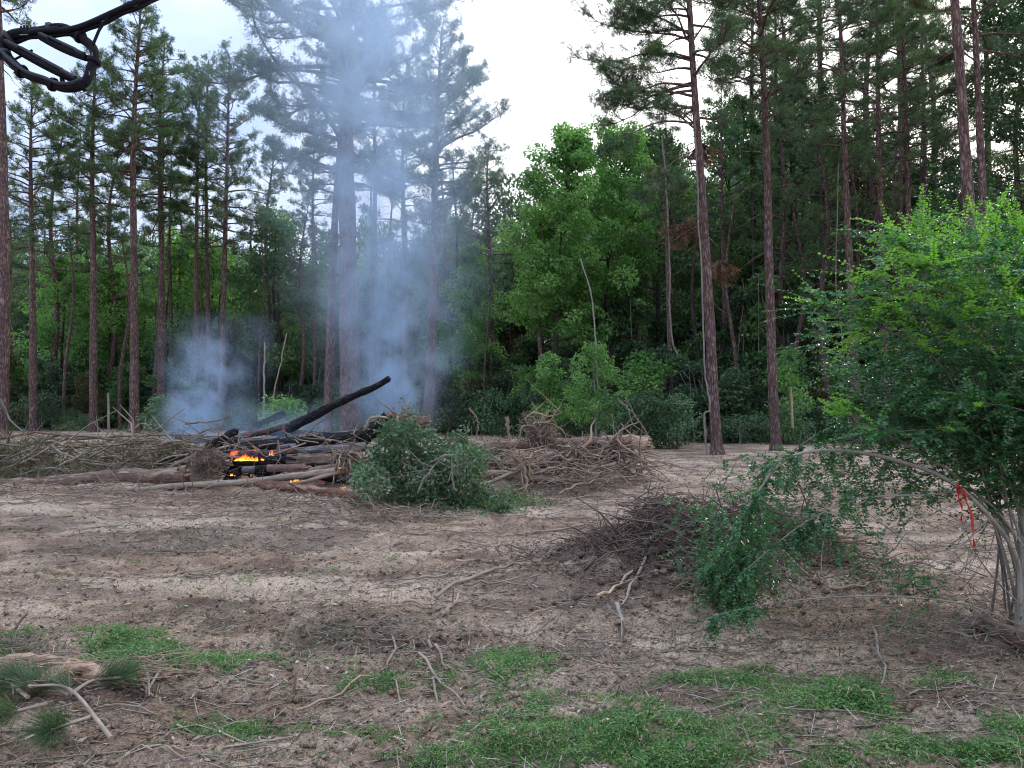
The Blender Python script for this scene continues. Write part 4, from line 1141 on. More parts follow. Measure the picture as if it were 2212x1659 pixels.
def root_ball(u, v, d, R, label, nroot=34, seed=1, down=0.0, mat='root', spread=1.0, aim=(0, -0.4, 0.2), soil=True, length=1.0, fine=1.0):
    c = W(u, v, d); rs = np.random.default_rng(seed)
    o = thing('root_ball', c, label, 'root ball', 'upturned root balls in the burn pile')
    if soil:
        mb = MB()
        th = np.linspace(0, pi, 12); ph = np.linspace(0, 2 * pi, 18, endpoint=False)
        T, Pp = np.meshgrid(th, ph, indexing='ij')
        D = np.stack([np.sin(T) * np.cos(Pp), np.sin(T) * np.sin(Pp), np.cos(T)], -1)
        rr = R * 0.62 * (1 + 1.1 * fbm(D[..., 0] * 2.2 + seed, D[..., 2] * 2.2 + D[..., 1] * 1.3, seed, 4))
        V = (D * rr[..., None] * np.array((1.0, 0.8, 0.85))).reshape(-1, 3)
        idx = np.arange(12 * 18).reshape(12, 18)
        a = idx[:-1]; b = np.roll(idx, -1, 1)[:-1]; c2 = np.roll(idx, -1, 1)[1:]; e = idx[1:]
        mb.add(V, np.stack([a, e, c2, b], -1).reshape(-1, 4))
        mb.build('soil_clump', M['soil'], o)
    big = 9
    for k in range(nroot):
        dr = nrm(rs.normal(size=3) + np.array(aim))
        L = R * (0.9 + 1.0 * rs.random()) * spread * (1.3 if k < big else 0.9) * length
        pts = [dr * R * 0.25]
        dd = dr
        for j in range(6):
            dd = nrm(dd + rs.normal(size=3) * 0.42 + np.array((0, 0, -0.12 + down)))
            pts.append(pts[-1] + dd * L / 6)
        P = smooth_path(pts, 2)
        r0 = R * (0.12 if k < big else 0.058) * (0.6 + 0.7 * rs.random()) * fine
        if k < big:
            mb = MB(); tube(mb, P, [r0, r0 * 0.6, r0 * 0.18], 6, 0, rs.random(), rough=0.2)
            mb.build('root', M[mat if rs.random() < 0.7 else 'wood'], o)
        else:
            if k == big:
                tm = MB()
            tube(tm, P, [r0, r0 * 0.6, r0 * 0.2], 4, 0, rs.random(), cap=False)
            m = 10
            i = rs.integers(2, len(P), m); e_ = P[i] + rs.normal(size=(m, 3)) * R * 0.20
            sticks(tm, P[i], e_, r0 * 0.3, r0 * 0.12, 3, 0, rs.random(m))
    ob = tm.build('root_tangle', M[mat], o); ob['kind'] = 'stuff'
    return o

root_ball(450, 998, 13.8, 0.42, 'dense brown root ball at the end of the long grey-brown trunk', 190, 1, length=0.50, fine=0.62)
root_ball(750, 988, 13.7, 0.32, 'shaggy root ball between the fire and the leafy heap', 80, 2, down=-0.25, length=0.85, mat='root')
root_ball(1160, 945, 14.6, 0.36, 'tallest root ball with pale roots reaching up in the root heap', 70, 3, aim=(0.3, -0.2, 0.5), down=0.10)
root_ball(1335, 968, 14.5, 0.34, 'root ball with broken roots at the far end of the heap', 76, 4, aim=(0.0, -0.5, 0.1))
root_ball(1137, 1000, 13.6, 0.24, 'small star-shaped yellow roots in front of the root heap', 40, 5, mat='wood', soil=False, aim=(0, -0.6, -0.1), length=1.2)
root_ball(1230, 985, 14.2, 0.34, 'tangled root ball in the middle of the root heap', 76, 6, aim=(0.4, -0.4, 0.0), length=1.1)
root_ball(870, 910, 14.8, 0.30, 'reddish roots curling over the top of the leafy heap', 26, 7, aim=(0.2, -0.2, 0.5), length=1.0)
root_ball(612, 1040, 14.2, 0.20, 'charred root knot in the middle of the fire', 26, 8, mat='char')

root_ball(1065, 985, 14.4, 0.30, 'low root ball just behind the edge of the leafy heap', 60, 9, aim=(0.1, -0.5, 0.2))
root_ball(1275, 962, 15.0, 0.24, 'small root ball peeking over the middle of the root heap', 60, 10, aim=(0.0, -0.3, 0.5))
# thin limbs of the pile, each one a thing
LIMB_G = 'thin limbs sticking out of the burn pile'
def limb(pts, r, label, mat='dead', name='branch', cat='branch', group=LIMB_G, twigs=0, r_end=0.35, leafm=None, jit=0.01):
    P = smooth_path([W(*p) for p in pts], 5)
    c = P[0].copy()
    P = P + rng.normal(size=P.shape) * jit
    mb = MB(); tube(mb, P - c, [r, r * r_end], 6, 0, random.random(), rough=0.12)
    if twigs:
        k = rng.integers(len(P) // 4, len(P), twigs)
        e = P[k] + rng.normal(size=(twigs, 3)) * np.array((1, 0.7, 0.8)) * r * 12
        sticks(mb, P[k] - c, e - c, r * 0.3, r * 0.1, 4, 0, 0.5)
    o = mb.build(name, M[mat]); o.location = tuple(c)
    return tag(o, label, cat, group)
limb([(0, 988, 15.8), (70, 958, 16), (140, 940, 16), (260, 950, 16), (395, 958, 16)], 0.045, 'long arched grey limb along the top of the left brush')
limb([(-60, 1005, 15.5), (60, 1000, 15.5), (170, 965, 15.6), (330, 958, 15.6), (410, 966, 15.5)], 0.05, 'long dark limb crossing the left brush below the arched one', 'log')
limb([(120, 950, 16.5), (260, 942, 16.5), (420, 940, 16.5), (520, 948, 16.6)], 0.05, 'straight limb at the back of the left brush')
limb([(0, 860, 16.0), (20, 905, 16.0), (75, 950, 15.9), (120, 965, 15.8)], 0.03, 'bent sapling curving down at the far left of the brush', 'vine_bark')
limb([(0, 1020, 15), (60, 985, 15), (100, 945, 15.1)], 0.03, 'slanting twiggy limb at the left edge of the brush', twigs=8)
limb([(110, 962, 15.2), (150, 985, 15), (220, 1000, 15), (300, 1005, 15)], 0.025, 'curled pale limb low in the left brush', twigs=8)
limb([(180, 1000, 14.9), (290, 1012, 14.8), (345, 1030, 14.7)], 0.022, 'thin pale branch dropping toward the long left trunk')
limb([(-30, 960, 15.4), (60, 935, 15.4), (150, 945, 15.3), (230, 975, 15.2)], 0.035, 'dark arched limb over the brush near the bent sapling', 'log', twigs=10)
limb([(90, 1030, 14.9), (160, 990, 14.9), (240, 960, 15.0), (290, 945, 15.1)], 0.03, 'limb slanting up out of the middle of the brush', 'dead', twigs=12)
limb([(230, 1025, 14.8), (300, 985, 14.9), (370, 970, 15.0)], 0.035, 'barked limb lying low in the brush near the brown root ball', 'log', twigs=8)
limb([(20, 1030, 14.7), (110, 1012, 14.7), (210, 1020, 14.7)], 0.03, 'lowest pale limb along the front of the brush', 'pale_bark', twigs=8)
limb([(280, 930, 16.5), (310, 915, 16.5), (335, 935, 16.4)], 0.02, 'small hooked limb on the skyline of the brush', 'dead', twigs=6)
limb([(400, 915, 15.9), (440, 912, 15.9), (490, 905, 15.8)], 0.03, 'thin limb poking from the smoke above the pile')
limb([(1013, 880, 15.2), (1030, 905, 15.2), (1033, 925, 15.2), (1028, 950, 15.2)], 0.022, 'lone curved reddish twig standing up left of the right heap', 'root')
limb([(1096, 900, 15), (1098, 930, 15), (1100, 958, 15)], 0.05, 'short upright stub behind the pale upward roots', 'wood')
limb([(1135, 905, 14.7), (1155, 892, 14.6), (1185, 900, 14.6), (1215, 892, 14.5)], 0.03, 'forked pale root reaching right above the heap', 'wood', twigs=6)
limb([(1150, 915, 14.4), (1180, 912, 14.4), (1215, 930, 14.4), (1228, 960, 14.4)], 0.022, 'pale looped root over the right heap', 'wood', twigs=6)
limb([(1300, 975, 14.0), (1325, 945, 14.0), (1350, 925, 14.0), (1378, 912, 14.1)], 0.03, 'grey limb pointing up at the right end of the pile', twigs=5)
limb([(1340, 960, 13.8), (1370, 980, 13.7), (1400, 1000, 13.6)], 0.028, 'grey root dropping at the right end of the pile', 'root')
limb([(1150, 1025, 13.3), (1210, 1010, 13.3), (1280, 1020, 13.3), (1330, 1012, 13.3)], 0.022, 'low curved root across the right heap', 'root', twigs=8)
limb([(1133, 1010, 13.2), (1137, 1040, 13.1), (1136, 1080, 13.0)], 0.030, 'orange root hanging straight down in front of the right heap', 'wood', r_end=0.5)
limb([(1085, 1072, 12.9), (1115, 1060, 12.9), (1150, 1045, 12.9)], 0.03, 'thick pale stub under the right heap', 'dead')
limb([(1365, 1035, 13.4), (1380, 1022, 13.4), (1410, 1035, 13.3)], 0.02, 'small curved root at the foot of the right end', 'root')
limb([(1210, 1065, 12.6), (1270, 1040, 12.8), (1350, 1028, 13.0)], 0.018, 'thin brown branch trailing right of the heap', 'root', twigs=8)
limb([(930, 1000, 11.9), (960, 985, 11.6), (1000, 980, 11.6), (1045, 960, 11.8)], 0.024, 'pale grey branch lying on top of the leafy heap', 'pale_bark', twigs=8)
limb([(985, 1060, 11.4), (975, 1020, 11.3), (990, 995, 11.3)], 0.018, 'pale forked twig in the middle of the leafy heap', 'pale_bark', twigs=10)
limb([(905, 1060, 11.3), (925, 1020, 11.3), (955, 990, 11.4)], 0.016, 'thin pale twig on the left of the leafy heap', 'pale_bark', twigs=10)
limb([(250, 1072, 13.3), (300, 1085, 13.2), (350, 1075, 13.0)], 0.02, 'short pale splinter below the slim pole', 'wood')
limb([(790, 925, 14.4), (800, 905, 14.4), (830, 900, 14.4), (850, 915, 14.4)], 0.04, 'curling root at the left shoulder of the leafy heap', 'root')

def brush():
    """tangled twigs: nobody could count them"""
    mb = MB()
    def fill(u0, u1, v0, v1, d0, d1, n, L, r):
        u = rng.uniform(u0, u1, n); v = rng.uniform(v0, v1, n); d = rng.uniform(d0, d1, n)
        P = np.array([W(a, b, c) for a, b, c in zip(u, v, d)])
        P[:, 2] = np.maximum(P[:, 2], 0.04)
        D = nrm(rng.normal(size=(n, 3)) * np.array((1, 0.6, 0.35)))
        Ls = (L * (0.4 + rng.random(n)))[:, None]
        m = P + D * Ls * 0.5 + rng.normal(size=(n, 3)) * 0.04
        e = m + nrm(D + rng.normal(size=(n, 3)) * 0.4) * Ls * 0.5
        rr = r * (0.4 + rng.random(n)); vv = rng.random(n)
        sticks(mb, P, m, rr, rr * 0.75, 4, 0, vv); sticks(mb, m, e, rr * 0.75, rr * 0.35, 4, 0, vv)
        return P
    a = fill(-160, 420, 952, 1030, 14.8, 16.8, 420, 0.9, 0.017)
    b = fill(-160, 420, 1030, 1050, 14.3, 15.0, 260, 0.5, 0.009)
    c = fill(380, 780, 935, 1060, 14.0, 16.6, 330, 0.7, 0.014)
    e = fill(1030, 1400, 970, 1050, 13.6, 15.2, 330, 0.7, 0.015)
    f = fill(1190, 1320, 1020, 1058, 13.0, 13.9, 260, 0.5, 0.008)
    tag(mb.build('brush', M['root']), 'tangled dead twigs filling the burn pile', 'brush', kind='stuff')
    mb = MB()
    P = np.concatenate([a, b]); P = P[rng.random(len(P)) < 0.9]
    P = np.repeat(P, 5, 0) + rng.normal(size=(len(P) * 5, 3)) * 0.14
    P[:, 2] = np.maximum(P[:, 2], 0.05)
    tufts(mb, P, rdir(len(P)) + np.array((0, 0, -0.2)), 9, 0.16, 0.008, 0, 0.95)
    tag(mb.build('brush_foliage', M['leaf_olive']), 'wilted olive foliage caught in the left brush', 'brush', kind='stuff')
    mb = MB(); n = 1500
    u = rng.uniform(-60, 1400, n); v = np.interp(u, [-60, 250, 600, 850, 1100, 1400], [1068, 1078, 1100, 1118, 1085, 1050]) + rng.normal(size=n) * 13
    P = np.array([G(a_, b_) for a_, b_ in zip(u, v)]); P[:, 2] = ground(P[:, 0], P[:, 1]) + 0.01 + 0.05 * rng.random(n)
    D = nrm(rng.normal(size=(n, 3)) * np.array((1, 0.7, 0.3))); Ls = (0.06 + 0.3 * rng.random((n, 1)) ** 2)
    m_ = P + D * Ls + np.array((0, 0, 0.03)) * rng.random((n, 1)); e_ = m_ + nrm(D + rng.normal(size=(n, 3)) * 0.6) * Ls * 0.7
    m_[:, 2] = np.maximum(m_[:, 2], P[:, 2]); e_[:, 2] = np.maximum(e_[:, 2], P[:, 2] - 0.01)
    rr = 0.004 + 0.008 * rng.random(n) ** 2; vv = rng.random(n)
    sticks(mb, P, m_, rr, rr * 0.8, 4, 0, vv); sticks(mb, m_, e_, rr * 0.8, rr * 0.3, 4, 0, vv)
    tag(mb.build('torn_roots', M['root']), 'torn roots and splinters strewn along the front of the pile', 'roots', kind='stuff')
    # char black and ash bed under the fire
    mb = MB()
    n = 900
    u = rng.uniform(480, 790, n); d = rng.uniform(14.0, 16.5, n)
    P = np.array([W(a, 1000, b) for a, b in zip(u, d)]); P[:, 2] = 0.05 + rng.random(n) * 0.30
    leaves(mb, P, rdir(n), 0.16, 0.12, 0, up=0.2)
    tag(mb.build('charcoal', M['char']), 'black charcoal and ash heaped under the burning logs', 'charcoal', kind='stuff')
brush()

# leafy heap
def leafy_heap():
    c0 = W(905, 1020, 11.9)
    t = thing('leafy_heap', (c0[0], 11.9, 0), 'uprooted grey-green leafy bush lying in front of the pile', 'bush')
    base = np.array((c0[0], 11.9, 0.0))
    cs = []; cr_ = []
    blobs = [(800, 1040, 0.26), (830, 985, 0.24), (850, 940, 0.22), (880, 935, 0.2), (870, 1000, 0.3), (920, 960, 0.25), (925, 1040, 0.32), (960, 1000, 0.28),
             (985, 960, 0.20), (1010, 1000, 0.26), (1010, 1050, 0.26), (980, 1080, 0.22), (880, 1085, 0.26), (930, 1090, 0.24), (790, 1020, 0.18), (1030, 985, 0.16), (845, 1065, 0.24), (1040, 1080, 0.16), (1080, 1085, 0.14), (950, 1050, 0.3)]
    bm = MB()
    for k, (u, v, r) in enumerate(blobs):
        dd = 11.9 + random.uniform(-0.45, 0.5)
        p = W(u, v, dd) - base
        p[2] = max(p[2], 0.12)
        cs.append(p); cr_.append(r)
        root_ = W(960, 1060, 12.2) - base
        P = smooth_path([root_, (root_ + p) / 2 + rng.normal(size=3) * 0.12, p], 4)
        tube(bm, P, [0.016, 0.006], 5, 0, random.random(), cap=False)
        m = 16
        a = rdir(m); sticks(bm, np.repeat(p[None], m, 0), p + a * r * (0.8 + 0.5 * rng.random((m, 1))), 0.005, 0.002, 3, 0, 0.8)
    cm = MB()
    blob_leaves(cm, np.array(cs), np.array(cr_), 8500, 0.066, 0.048, 0, up=0.35, flat=1.0)
    cs_ = np.array(cs); k_ = rng.integers(0, len(cs_), 230); D_ = nrm(rdir(230) + nrm(cs_[k_] - cs_.mean(0)) * 0.8 + np.array((0, -0.3, 0.15)))
    fronds(cm, bm, cs_[k_] + D_ * 0.08, D_, 0.22 + 0.34 * rng.random(230), 0.062, 6, 0, droop=0.5, rs_=0.004)
    P = np.concatenate([np.array(W(u, v, 12.2)) - base + rng.normal(size=(30, 3)) * 0.09 for (u, v) in ((870, 885), (900, 905), (1000, 935), (840, 915))])
    leaves(cm, P, rdir(len(P)), 0.055, 0.04, 0)
    kk = rng.integers(0, len(cs), 900); dq = rdir(900); leaves(cm, cs_[kk] + dq * np.array(cr_)[kk][:, None] * 1.05, rdir(900), 0.06, 0.04, 1, up=0.2)
    bm.build('branch', M['pale_bark'], t)
    cm.build('foliage', [M['leaf_grey'], M['fallen']], t)
    mb = MB()
    n = 3500
    u = rng.normal(1030, 62, n); d = rng.normal(12.3, 0.42, n)
    P = np.array([W(a, 1000, b) for a, b in zip(u, d)]); P[:, 2] = ground(P[:, 0], P[:, 1]) + 0.02 + np.abs(rng.normal(size=n)) * 0.07 * np.interp(u, [950, 1180], [1.2, 0.3])
    leaves(mb, P, rdir(n), 0.05, 0.035, 0, up=0.4)
    tag(mb.build('leaf_scatter', M['leaf_mid']), 'torn green leaves scattered on the ground right of the leafy heap', 'leaves', kind='stuff')
leafy_heap()

# ------------------------------------------------------------------ flames
def flame(u, v, d, wdt, hgt, label, n=9, seed=0):
    rs = np.random.default_rng(seed + 50)
    c = W(u, v, d)
    mb = MB()
    for k in range(n):
        x = rs.normal() * wdt * 0.38; y = rs.normal() * wdt * 0.2
        h = hgt * (0.35 + 0.75 * rs.random()) * (1 - 0.5 * min(1, abs(x) / wdt))
        r = wdt * (0.05 + 0.09 * rs.random())
        zs = np.linspace(0, 1, 7)
        P = np.stack([x + np.cumsum(rs.normal(size=7)) * r * 0.22, y + np.cumsum(rs.normal(size=7)) * r * 0.15, zs * h], -1)
        rad = r * np.array([0.7, 1.0, 0.95, 0.7, 0.42, 0.2, 0.02])
        sd = 7
        a = np.linspace(0, 2 * pi, sd, endpoint=False)
        V = P[:, None, :] + np.stack([np.cos(a)[None] * rad[:, None] * (1 + 0.25 * rs.normal(size=(7, sd))), np.sin(a)[None] * rad[:, None], np.zeros((7, sd))], -1)
        idx = np.arange(7 * sd).reshape(7, sd)
        F = np.stack([idx[:-1], np.roll(idx, -1, 1)[:-1], np.roll(idx, -1, 1)[1:], idx[1:]], -1).reshape(-1, 4)
        mb.add(V.reshape(-1, 3), F, 0, np.repeat(zs, sd))
    o = mb.build('flame', M['flame']); o.location = tuple(c)
    tag(o, label, 'flame', 'flames in the burn pile')
flame(528, 995, 14.25, 0.30, 0.13, 'largest orange flame beside the dense brown root ball', 30, 1)
flame(642, 1042, 13.75, 0.20, 0.09, 'orange flames under the slim pole in the middle', 14, 2)
flame(742, 1056, 13.1, 0.14, 0.05, 'low red-orange flame left of the leafy heap', 9, 3)
flame(605, 1084, 13.0, 0.13, 0.08, 'small flame lowest at the front under the pale torn branch', 9, 4)
flame(627, 950, 15.5, 0.20, 0.06, 'small row of pale flames on top of the black log', 9, 5)
flame(590, 985, 14.4, 0.10, 0.16, 'thin tall flame between the logs right of the largest flame', 5, 6)
flame(500, 1028, 13.75, 0.10, 0.06, 'tiny flame below the largest flame by the left root ball', 5, 7)
flame(735, 1012, 13.5, 0.10, 0.05, 'tiny glow behind the shaggy root ball', 5, 8)

# ================================================================== CLEARED GROUND: MOUND, STICKS
STG = 'loose sticks on the cleared ground'
def gstick(u1, v1, u2, v2, r, label, mat='dead', lift=(0.02, 0.02), bend=0.08, twigs=0, mid=None):
    A = G(u1, v1); B = G(u2, v2)
    pts = [A]
    if mid is not None:
        for q in mid:
            pts.append(G(*q))
    pts.append(B)
    pts = np.array(pts)
    P = smooth_path(pts, 7 if mid is None else 5)
    L = np.linalg.norm(B - A); t = np.linspace(0, 1, len(P))
    sd = random.random() * 50
    P[:, 0] += fbm(t * 3 + sd, t * 0, 1, 2) * L * bend * np.sin(pi * t) * 2
    P[:, 1] += fbm(t * 3 + sd, t * 0 + 3, 1, 2) * L * bend * np.sin(pi * t) * 2
    P[:, 2] = ground(P[:, 0], P[:, 1]) + r * 0.9 + lift[0] * (1 - t) + lift[1] * t
    c = P[0].copy()
    mb = MB(); tube(mb, P - c, [r, r * 0.85, r * 0.5], 7, 0, 0.3 + 0.7 * random.random(), rough=0.18)
    if twigs:
        k = rng.integers(2, len(P) - 1, twigs)
        e = P[k] + rng.normal(size=(twigs, 3)) * np.array((0.14, 0.10, 0.05)) + np.array((0, 0, 0.05))
        sticks(mb, P[k] - c, e - c, r * 0.4, r * 0.15, 4, 0, 0.7)
    o = mb.build('stick', M[mat]); o.location = tuple(c)
    return tag(o, label, 'stick', STG)

ST = [
    (985, 1215, 1110, 1222, .013, 'brown stick lying level below the twin upright twigs'), (1000, 1172, 1120, 1183, .012, 'long thin stick behind the twin upright twigs'),
    (950, 1205, 1060, 1180, .012, 'thin stick slanting left of the twin upright twigs'), (1090, 1198, 1175, 1206, .018, 'short thick stick right of the twin upright twigs'),
    (1180, 1205, 1290, 1228, .016, 'stick pointing at the foot of the dirt mound'), (1180, 1250, 1320, 1222, .022, 'thick stick leaning onto the left of the dirt mound'),
    (1150, 1160, 1300, 1140, .016, 'long stick behind the left of the dirt mound'), (940, 1315, 1110, 1258, .018, 'long curved stick on the small mud heap'),
    (958, 1360, 990, 1315, .022, 'short thick stick at the near left of the small mud heap'), (900, 1285, 1000, 1265, .012, 'thin stick behind the small mud heap'),
    (1000, 1300, 1140, 1298, .010, 'straight thin stick crossing the small mud heap'), (820, 1275, 930, 1268, .010, 'thin bent stick left of the small mud heap'),
    (870, 1335, 920, 1337, .012, 'short pale split stick left of the small mud heap', 'wood'), (1130, 1350, 1200, 1352, .008, 'thin pale stick in front of the dirt mound', 'wood'),
    (845, 1390, 865, 1545, .008, 'wavy grey stick pointing at the camera left of the grass tuft', 'dead'), (905, 1440, 1005, 1545, .010, 'dark straight stick crossing in front of the grass tuft'),
    (925, 1400, 965, 1475, .012, 'brown stick angled toward the grass tuft', 'root'), (935, 1490, 945, 1545, .008, 'short upright-lying brown twig by the crossing sticks', 'root'),
    (640, 1545, 800, 1480, .009, 'long pale stalk at the lower middle left', 'straw_'), (520, 1480, 600, 1487, .008, 'short thin stick in the lower left ground'),
    (1885, 1375, 1905, 1490, .010, 'wavy pale root pointing at the camera near the right grass', 'pale_bark'), (1330, 1330, 1345, 1395, .017, 'thick hooked root end in front of the dirt mound', 'pale_bark'),
    (1395, 1275, 1330, 1340, .015, 'curved root running down from the dirt mound', 'pale_bark'), (1290, 1320, 1370, 1285, .016, 'pale broken stick at the near foot of the mound', 'wood'),
    (1500, 1318, 1560, 1330, .018, 'short orange-ended stick under the mound bush', 'wood'), (1660, 1140, 1720, 1115, .022, 'pale broken stick behind the arching branch', 'wood'),
    (1560, 1000, 1600, 988, .06, 'short pale torn log in front of the torn pine', 'wood'), (1415, 1000, 1510, 1018, .022, 'thin pale stick on the ground left of the torn pine', 'dead'),
    (1690, 1280, 1790, 1300, .014, 'dark stick lying on the bare soil below the arch', 'root'), (1790, 1310, 1960, 1285, .012, 'long thin stick on the soil below the arch', 'root'),
    (1930, 1250, 2020, 1240, .018, 'short dark stick right of the half-buried log', 'root'), (1700, 1235, 1830, 1250, .012, 'thin stick behind the half-buried log', 'dead'),
    (370, 1240, 480, 1252, .010, 'dark stick on the left bare ground', 'root'), (340, 1190, 500, 1200, .012, 'dark stick in the left mud ridge', 'root'),
    (420, 1098, 560, 1100, .010, 'thin pale stick near the fire side of the clearing', 'dead'), (60, 1085, 190, 1078, .014, 'pale stick near the left end of the long trunk', 'wood'),
    (25, 1285, 120, 1300, .009, 'thin dark stick at the left edge of the bare ground', 'root'), (560, 1180, 650, 1190, .009, 'thin stick in the middle left of the clearing', 'dead'),
    (1480, 1130, 1400, 1160, .012, 'stick lying across the top of the dirt mound', 'dead'), (1400, 1240, 1530, 1205, .014, 'stick slanting across the face of the dirt mound', 'dead'),
    (1280, 1245, 1340, 1268, .016, 'short stick on the left flank of the dirt mound', 'root'), (1700, 1060, 1800, 1052, .014, 'stick on the far right ground behind the arch', 'dead'),
    (1850, 1075, 1990, 1062, .014, 'long stick on the far ground behind the red tape', 'dead'), (1180, 1085, 1330, 1078, .010, 'thin stick in front of the right root heap', 'wood'),
    (830, 1170, 960, 1160, .009, 'thin curved stick in front of the leafy heap', 'dead'), (1310, 1095, 1420, 1100, .009, 'pale stick on the ground between heap and mound', 'wood'),
    (700, 1220, 790, 1213, .008, 'small pale stick on the tracked ground', 'wood'), (1600, 1400, 1680, 1405, .007, 'thin twig on bare soil above the right grass', 'dead'),
    (1510, 1385, 1570, 1395, .006, 'small twig on the soil right of the hooked root', 'dead'), (1245, 1480, 1340, 1465, .006, 'tiny dark twig right of the grass tuft', 'root'),
    (1440, 1600, 1500, 1560, .006, 'thin twig lying in the lower middle grass', 'dead'), (300, 1490, 330, 1530, .010, 'forked bleached twig beside the torn wood slab', 'wood'),
    (225, 1560, 340, 1570, .008, 'thin grey twig near the pine spray', 'dead'),
]
for s in ST:
    mt = s[6] if len(s) > 6 else 'dead'
    if mt == 'straw_': mt = 'wood'
    gstick(*s[:5], s[5], mt, bend=0.10, twigs=0 if s[4] < 0.009 else random.randrange(0, 3))
# twin upright twigs
for (u1, v1, u2, v2, lab) in ((1085, 1212, 1068, 1178, 'left one of the twin upright twigs in mid clearing'), (1108, 1208, 1112, 1165, 'right one of the twin upright twigs in mid clearing'),
                              (630, 1500, 640, 1450, 'upright twig in the lower left ground'), (1340, 1400, 1345, 1340, 'thin upright twig by the hooked root'), (1745, 1420, 1755, 1395, 'small pale upright stem in bare soil'),
                              (20, 1380, 60, 1325, 'dark twig standing up at the left edge')):
    a = G(u1, v1); a[2] = gz(a[0], a[1]) - 0.02
    b = W(u2, v2, a[1]); 
    mb = MB(); P = smooth_path([a - a, (b - a) * 0.5 + rng.normal(size=3) * 0.015, b - a], 4)
    tube(mb, P, [0.013, 0.006], 6, 0, 0.4, rough=0.15)
    o = mb.build('upright_twig', M['root']); o.location = tuple(a); tag(o, lab, 'twig', 'upright twigs standing in the soil')

# half buried log right of the mound
def ground_log(u1, v1, u2, v2, r, lab, mat, sink=0.3):
    A = G(u1, v1); B = G(u2, v2); c = (A + B) / 2
    zc = gz(c[0], c[1])
    t = thing('log', (c[0], c[1], zc), lab, 'log')
    P = np.array([A + (B - A) * q for q in np.linspace(0, 1, 8)]) - c
    P[:, 2] = r * (1 - sink); P += rng.normal(size=P.shape) * r * 0.06
    mb = MB(); tube(mb, P, [r, r * 0.95, r * 0.8], 12, 0, 0.6, rough=0.3); mb.build('bark', M[mat], t)
    mb = MB(); n = 26
    d = nrm((B - A)[None])[0]
    st = P[-1] + rng.normal(size=(n, 3)) * r * 0.4
    sticks(mb, st - d * 0.05, st + nrm(d + rng.normal(size=(n, 3)) * np.array((0.3, 0.3, 0.12))) * (0.08 + 0.35 * rng.random((n, 1))), 0.010, 0.003, 4, 0, rng.random(n))
    mb.build('splinter', M['wood'], t)
ground_log(1722, 1240, 1795, 1245, 0.11, 'half-buried pale log with splintered end right of the dirt mound', 'pale_bark')
ground_log(2090, 1370, 2230, 1425, 0.065, 'brown log lying at the foot of the right shrub', 'log', 0.2)

# torn wood slab and pine spray at lower left
def torn_slab():
    c = G(170, 1520); zc = gz(c[0], c[1])
    t = thing('torn_log', (c[0], c[1], zc), 'torn splintered yellow wood slab at the lower left', 'log')
    mb = MB()
    lobes = (((-140, 1475), (60, 1462), (230, 1468), 0.028, 0.035, 0.9), ((60, 1530), (160, 1490), (270, 1515), 0.045, 0.055, 0.75), ((235, 1505), (310, 1492), (385, 1478), 0.05, 0.03, 0.5), ((-120, 1520), (-20, 1515), (80, 1512), 0.05, 0.05, 0.7))
    for (q0, q1, q2, ra, rb, sq) in lobes:
        pp = [G(*q) - c for q in (q0, q1, q2)]
        for k, p in enumerate(pp): p[2] = rb + (0.03 if k == 1 else 0)
        mb = MB(); tube(mb, smooth_path(pp, 9), [ra * 0.5, rb, ra, ra * 0.4], 14, 0, random.random(), rough=0.7, squash=sq)
        mb.build('torn_wood', M['wood' if random.random() < 0.6 else 'root'], t)
    mb = MB()
    for k in range(110):
        u = random.uniform(-130, 330); v = 1500 - 0.05 * u + random.gauss(0, 14)
        a = G(u, v) - c; a[2] = 0.05 + random.random() * 0.085
        b = a + np.array((random.uniform(0.08, 0.42), random.gauss(0, 0.05), random.gauss(0, 0.03)))
        b[2] = max(b[2], 0.01)
        m = (a + b) / 2 + np.array((0, random.gauss(0, 0.03), 0.03 * random.random()))
        tube(mb, smooth_path([a, m, b], 3), [0.002, random.uniform(0.003, 0.008), 0.002], 4, 0, random.random(), squash=0.6, cap=False)
    ob = mb.build('splinter', M['wood'], t)
    for (u1, v1, u2, v2) in ((310, 1480, 322, 1530), (345, 1490, 318, 1520), (240, 1495, 310, 1490)):
        mb = MB(); a = G(u1, v1) - c; b = G(u2, v2) - c; a[2] = 0.07; b[2] = 0.03
        tube(mb, smooth_path([a, (a + b) / 2 + np.array((0.01, 0, 0.02)), b], 4), [0.011, 0.006], 5, 0, 1.0); mb.build('bleached_twig', M['pale_bark'], t)
torn_slab()

def pine_spray():
    c = G(110, 1600); zc = gz(c[0], c[1])
    t = thing('pine_spray', (c[0], c[1], zc), 'fallen green pine spray in front of the torn wood slab', 'pine branch')
    mb = MB(); nd = MB()
    tips = [((240, 1640), (150, 1540), (60, 1545)), ((150, 1540), (80, 1520), (10, 1530)), ((200, 1590), (150, 1620), (110, 1650)), ((150, 1540), (200, 1520), (260, 1525)), ((100, 1560), (40, 1590), (-20, 1620)), ((60, 1545), (0, 1510), (-60, 1500))]
    for k, tr in enumerate(tips):
        pts = [G(*q) - c for q in tr]
        for i, p in enumerate(pts): p[2] = 0.03 + 0.03 * i
        P = smooth_path(pts, 5); tube(mb, P, [0.012, 0.006], 6, 0, 0.8)
        m = 26
        i = rng.integers(5, len(P), m); d = nrm(P[-1] - P[0])
        tufts(nd, P[i], np.repeat(d[None], m, 0) + np.array((0, 0, 0.12)), 24, 0.17, 0.0019, 0, 0.55)
    mb.build('stem', M['dead'], t); nd.build('needles', M['needle'], t).name = 'needle_tuft'
pine_spray()

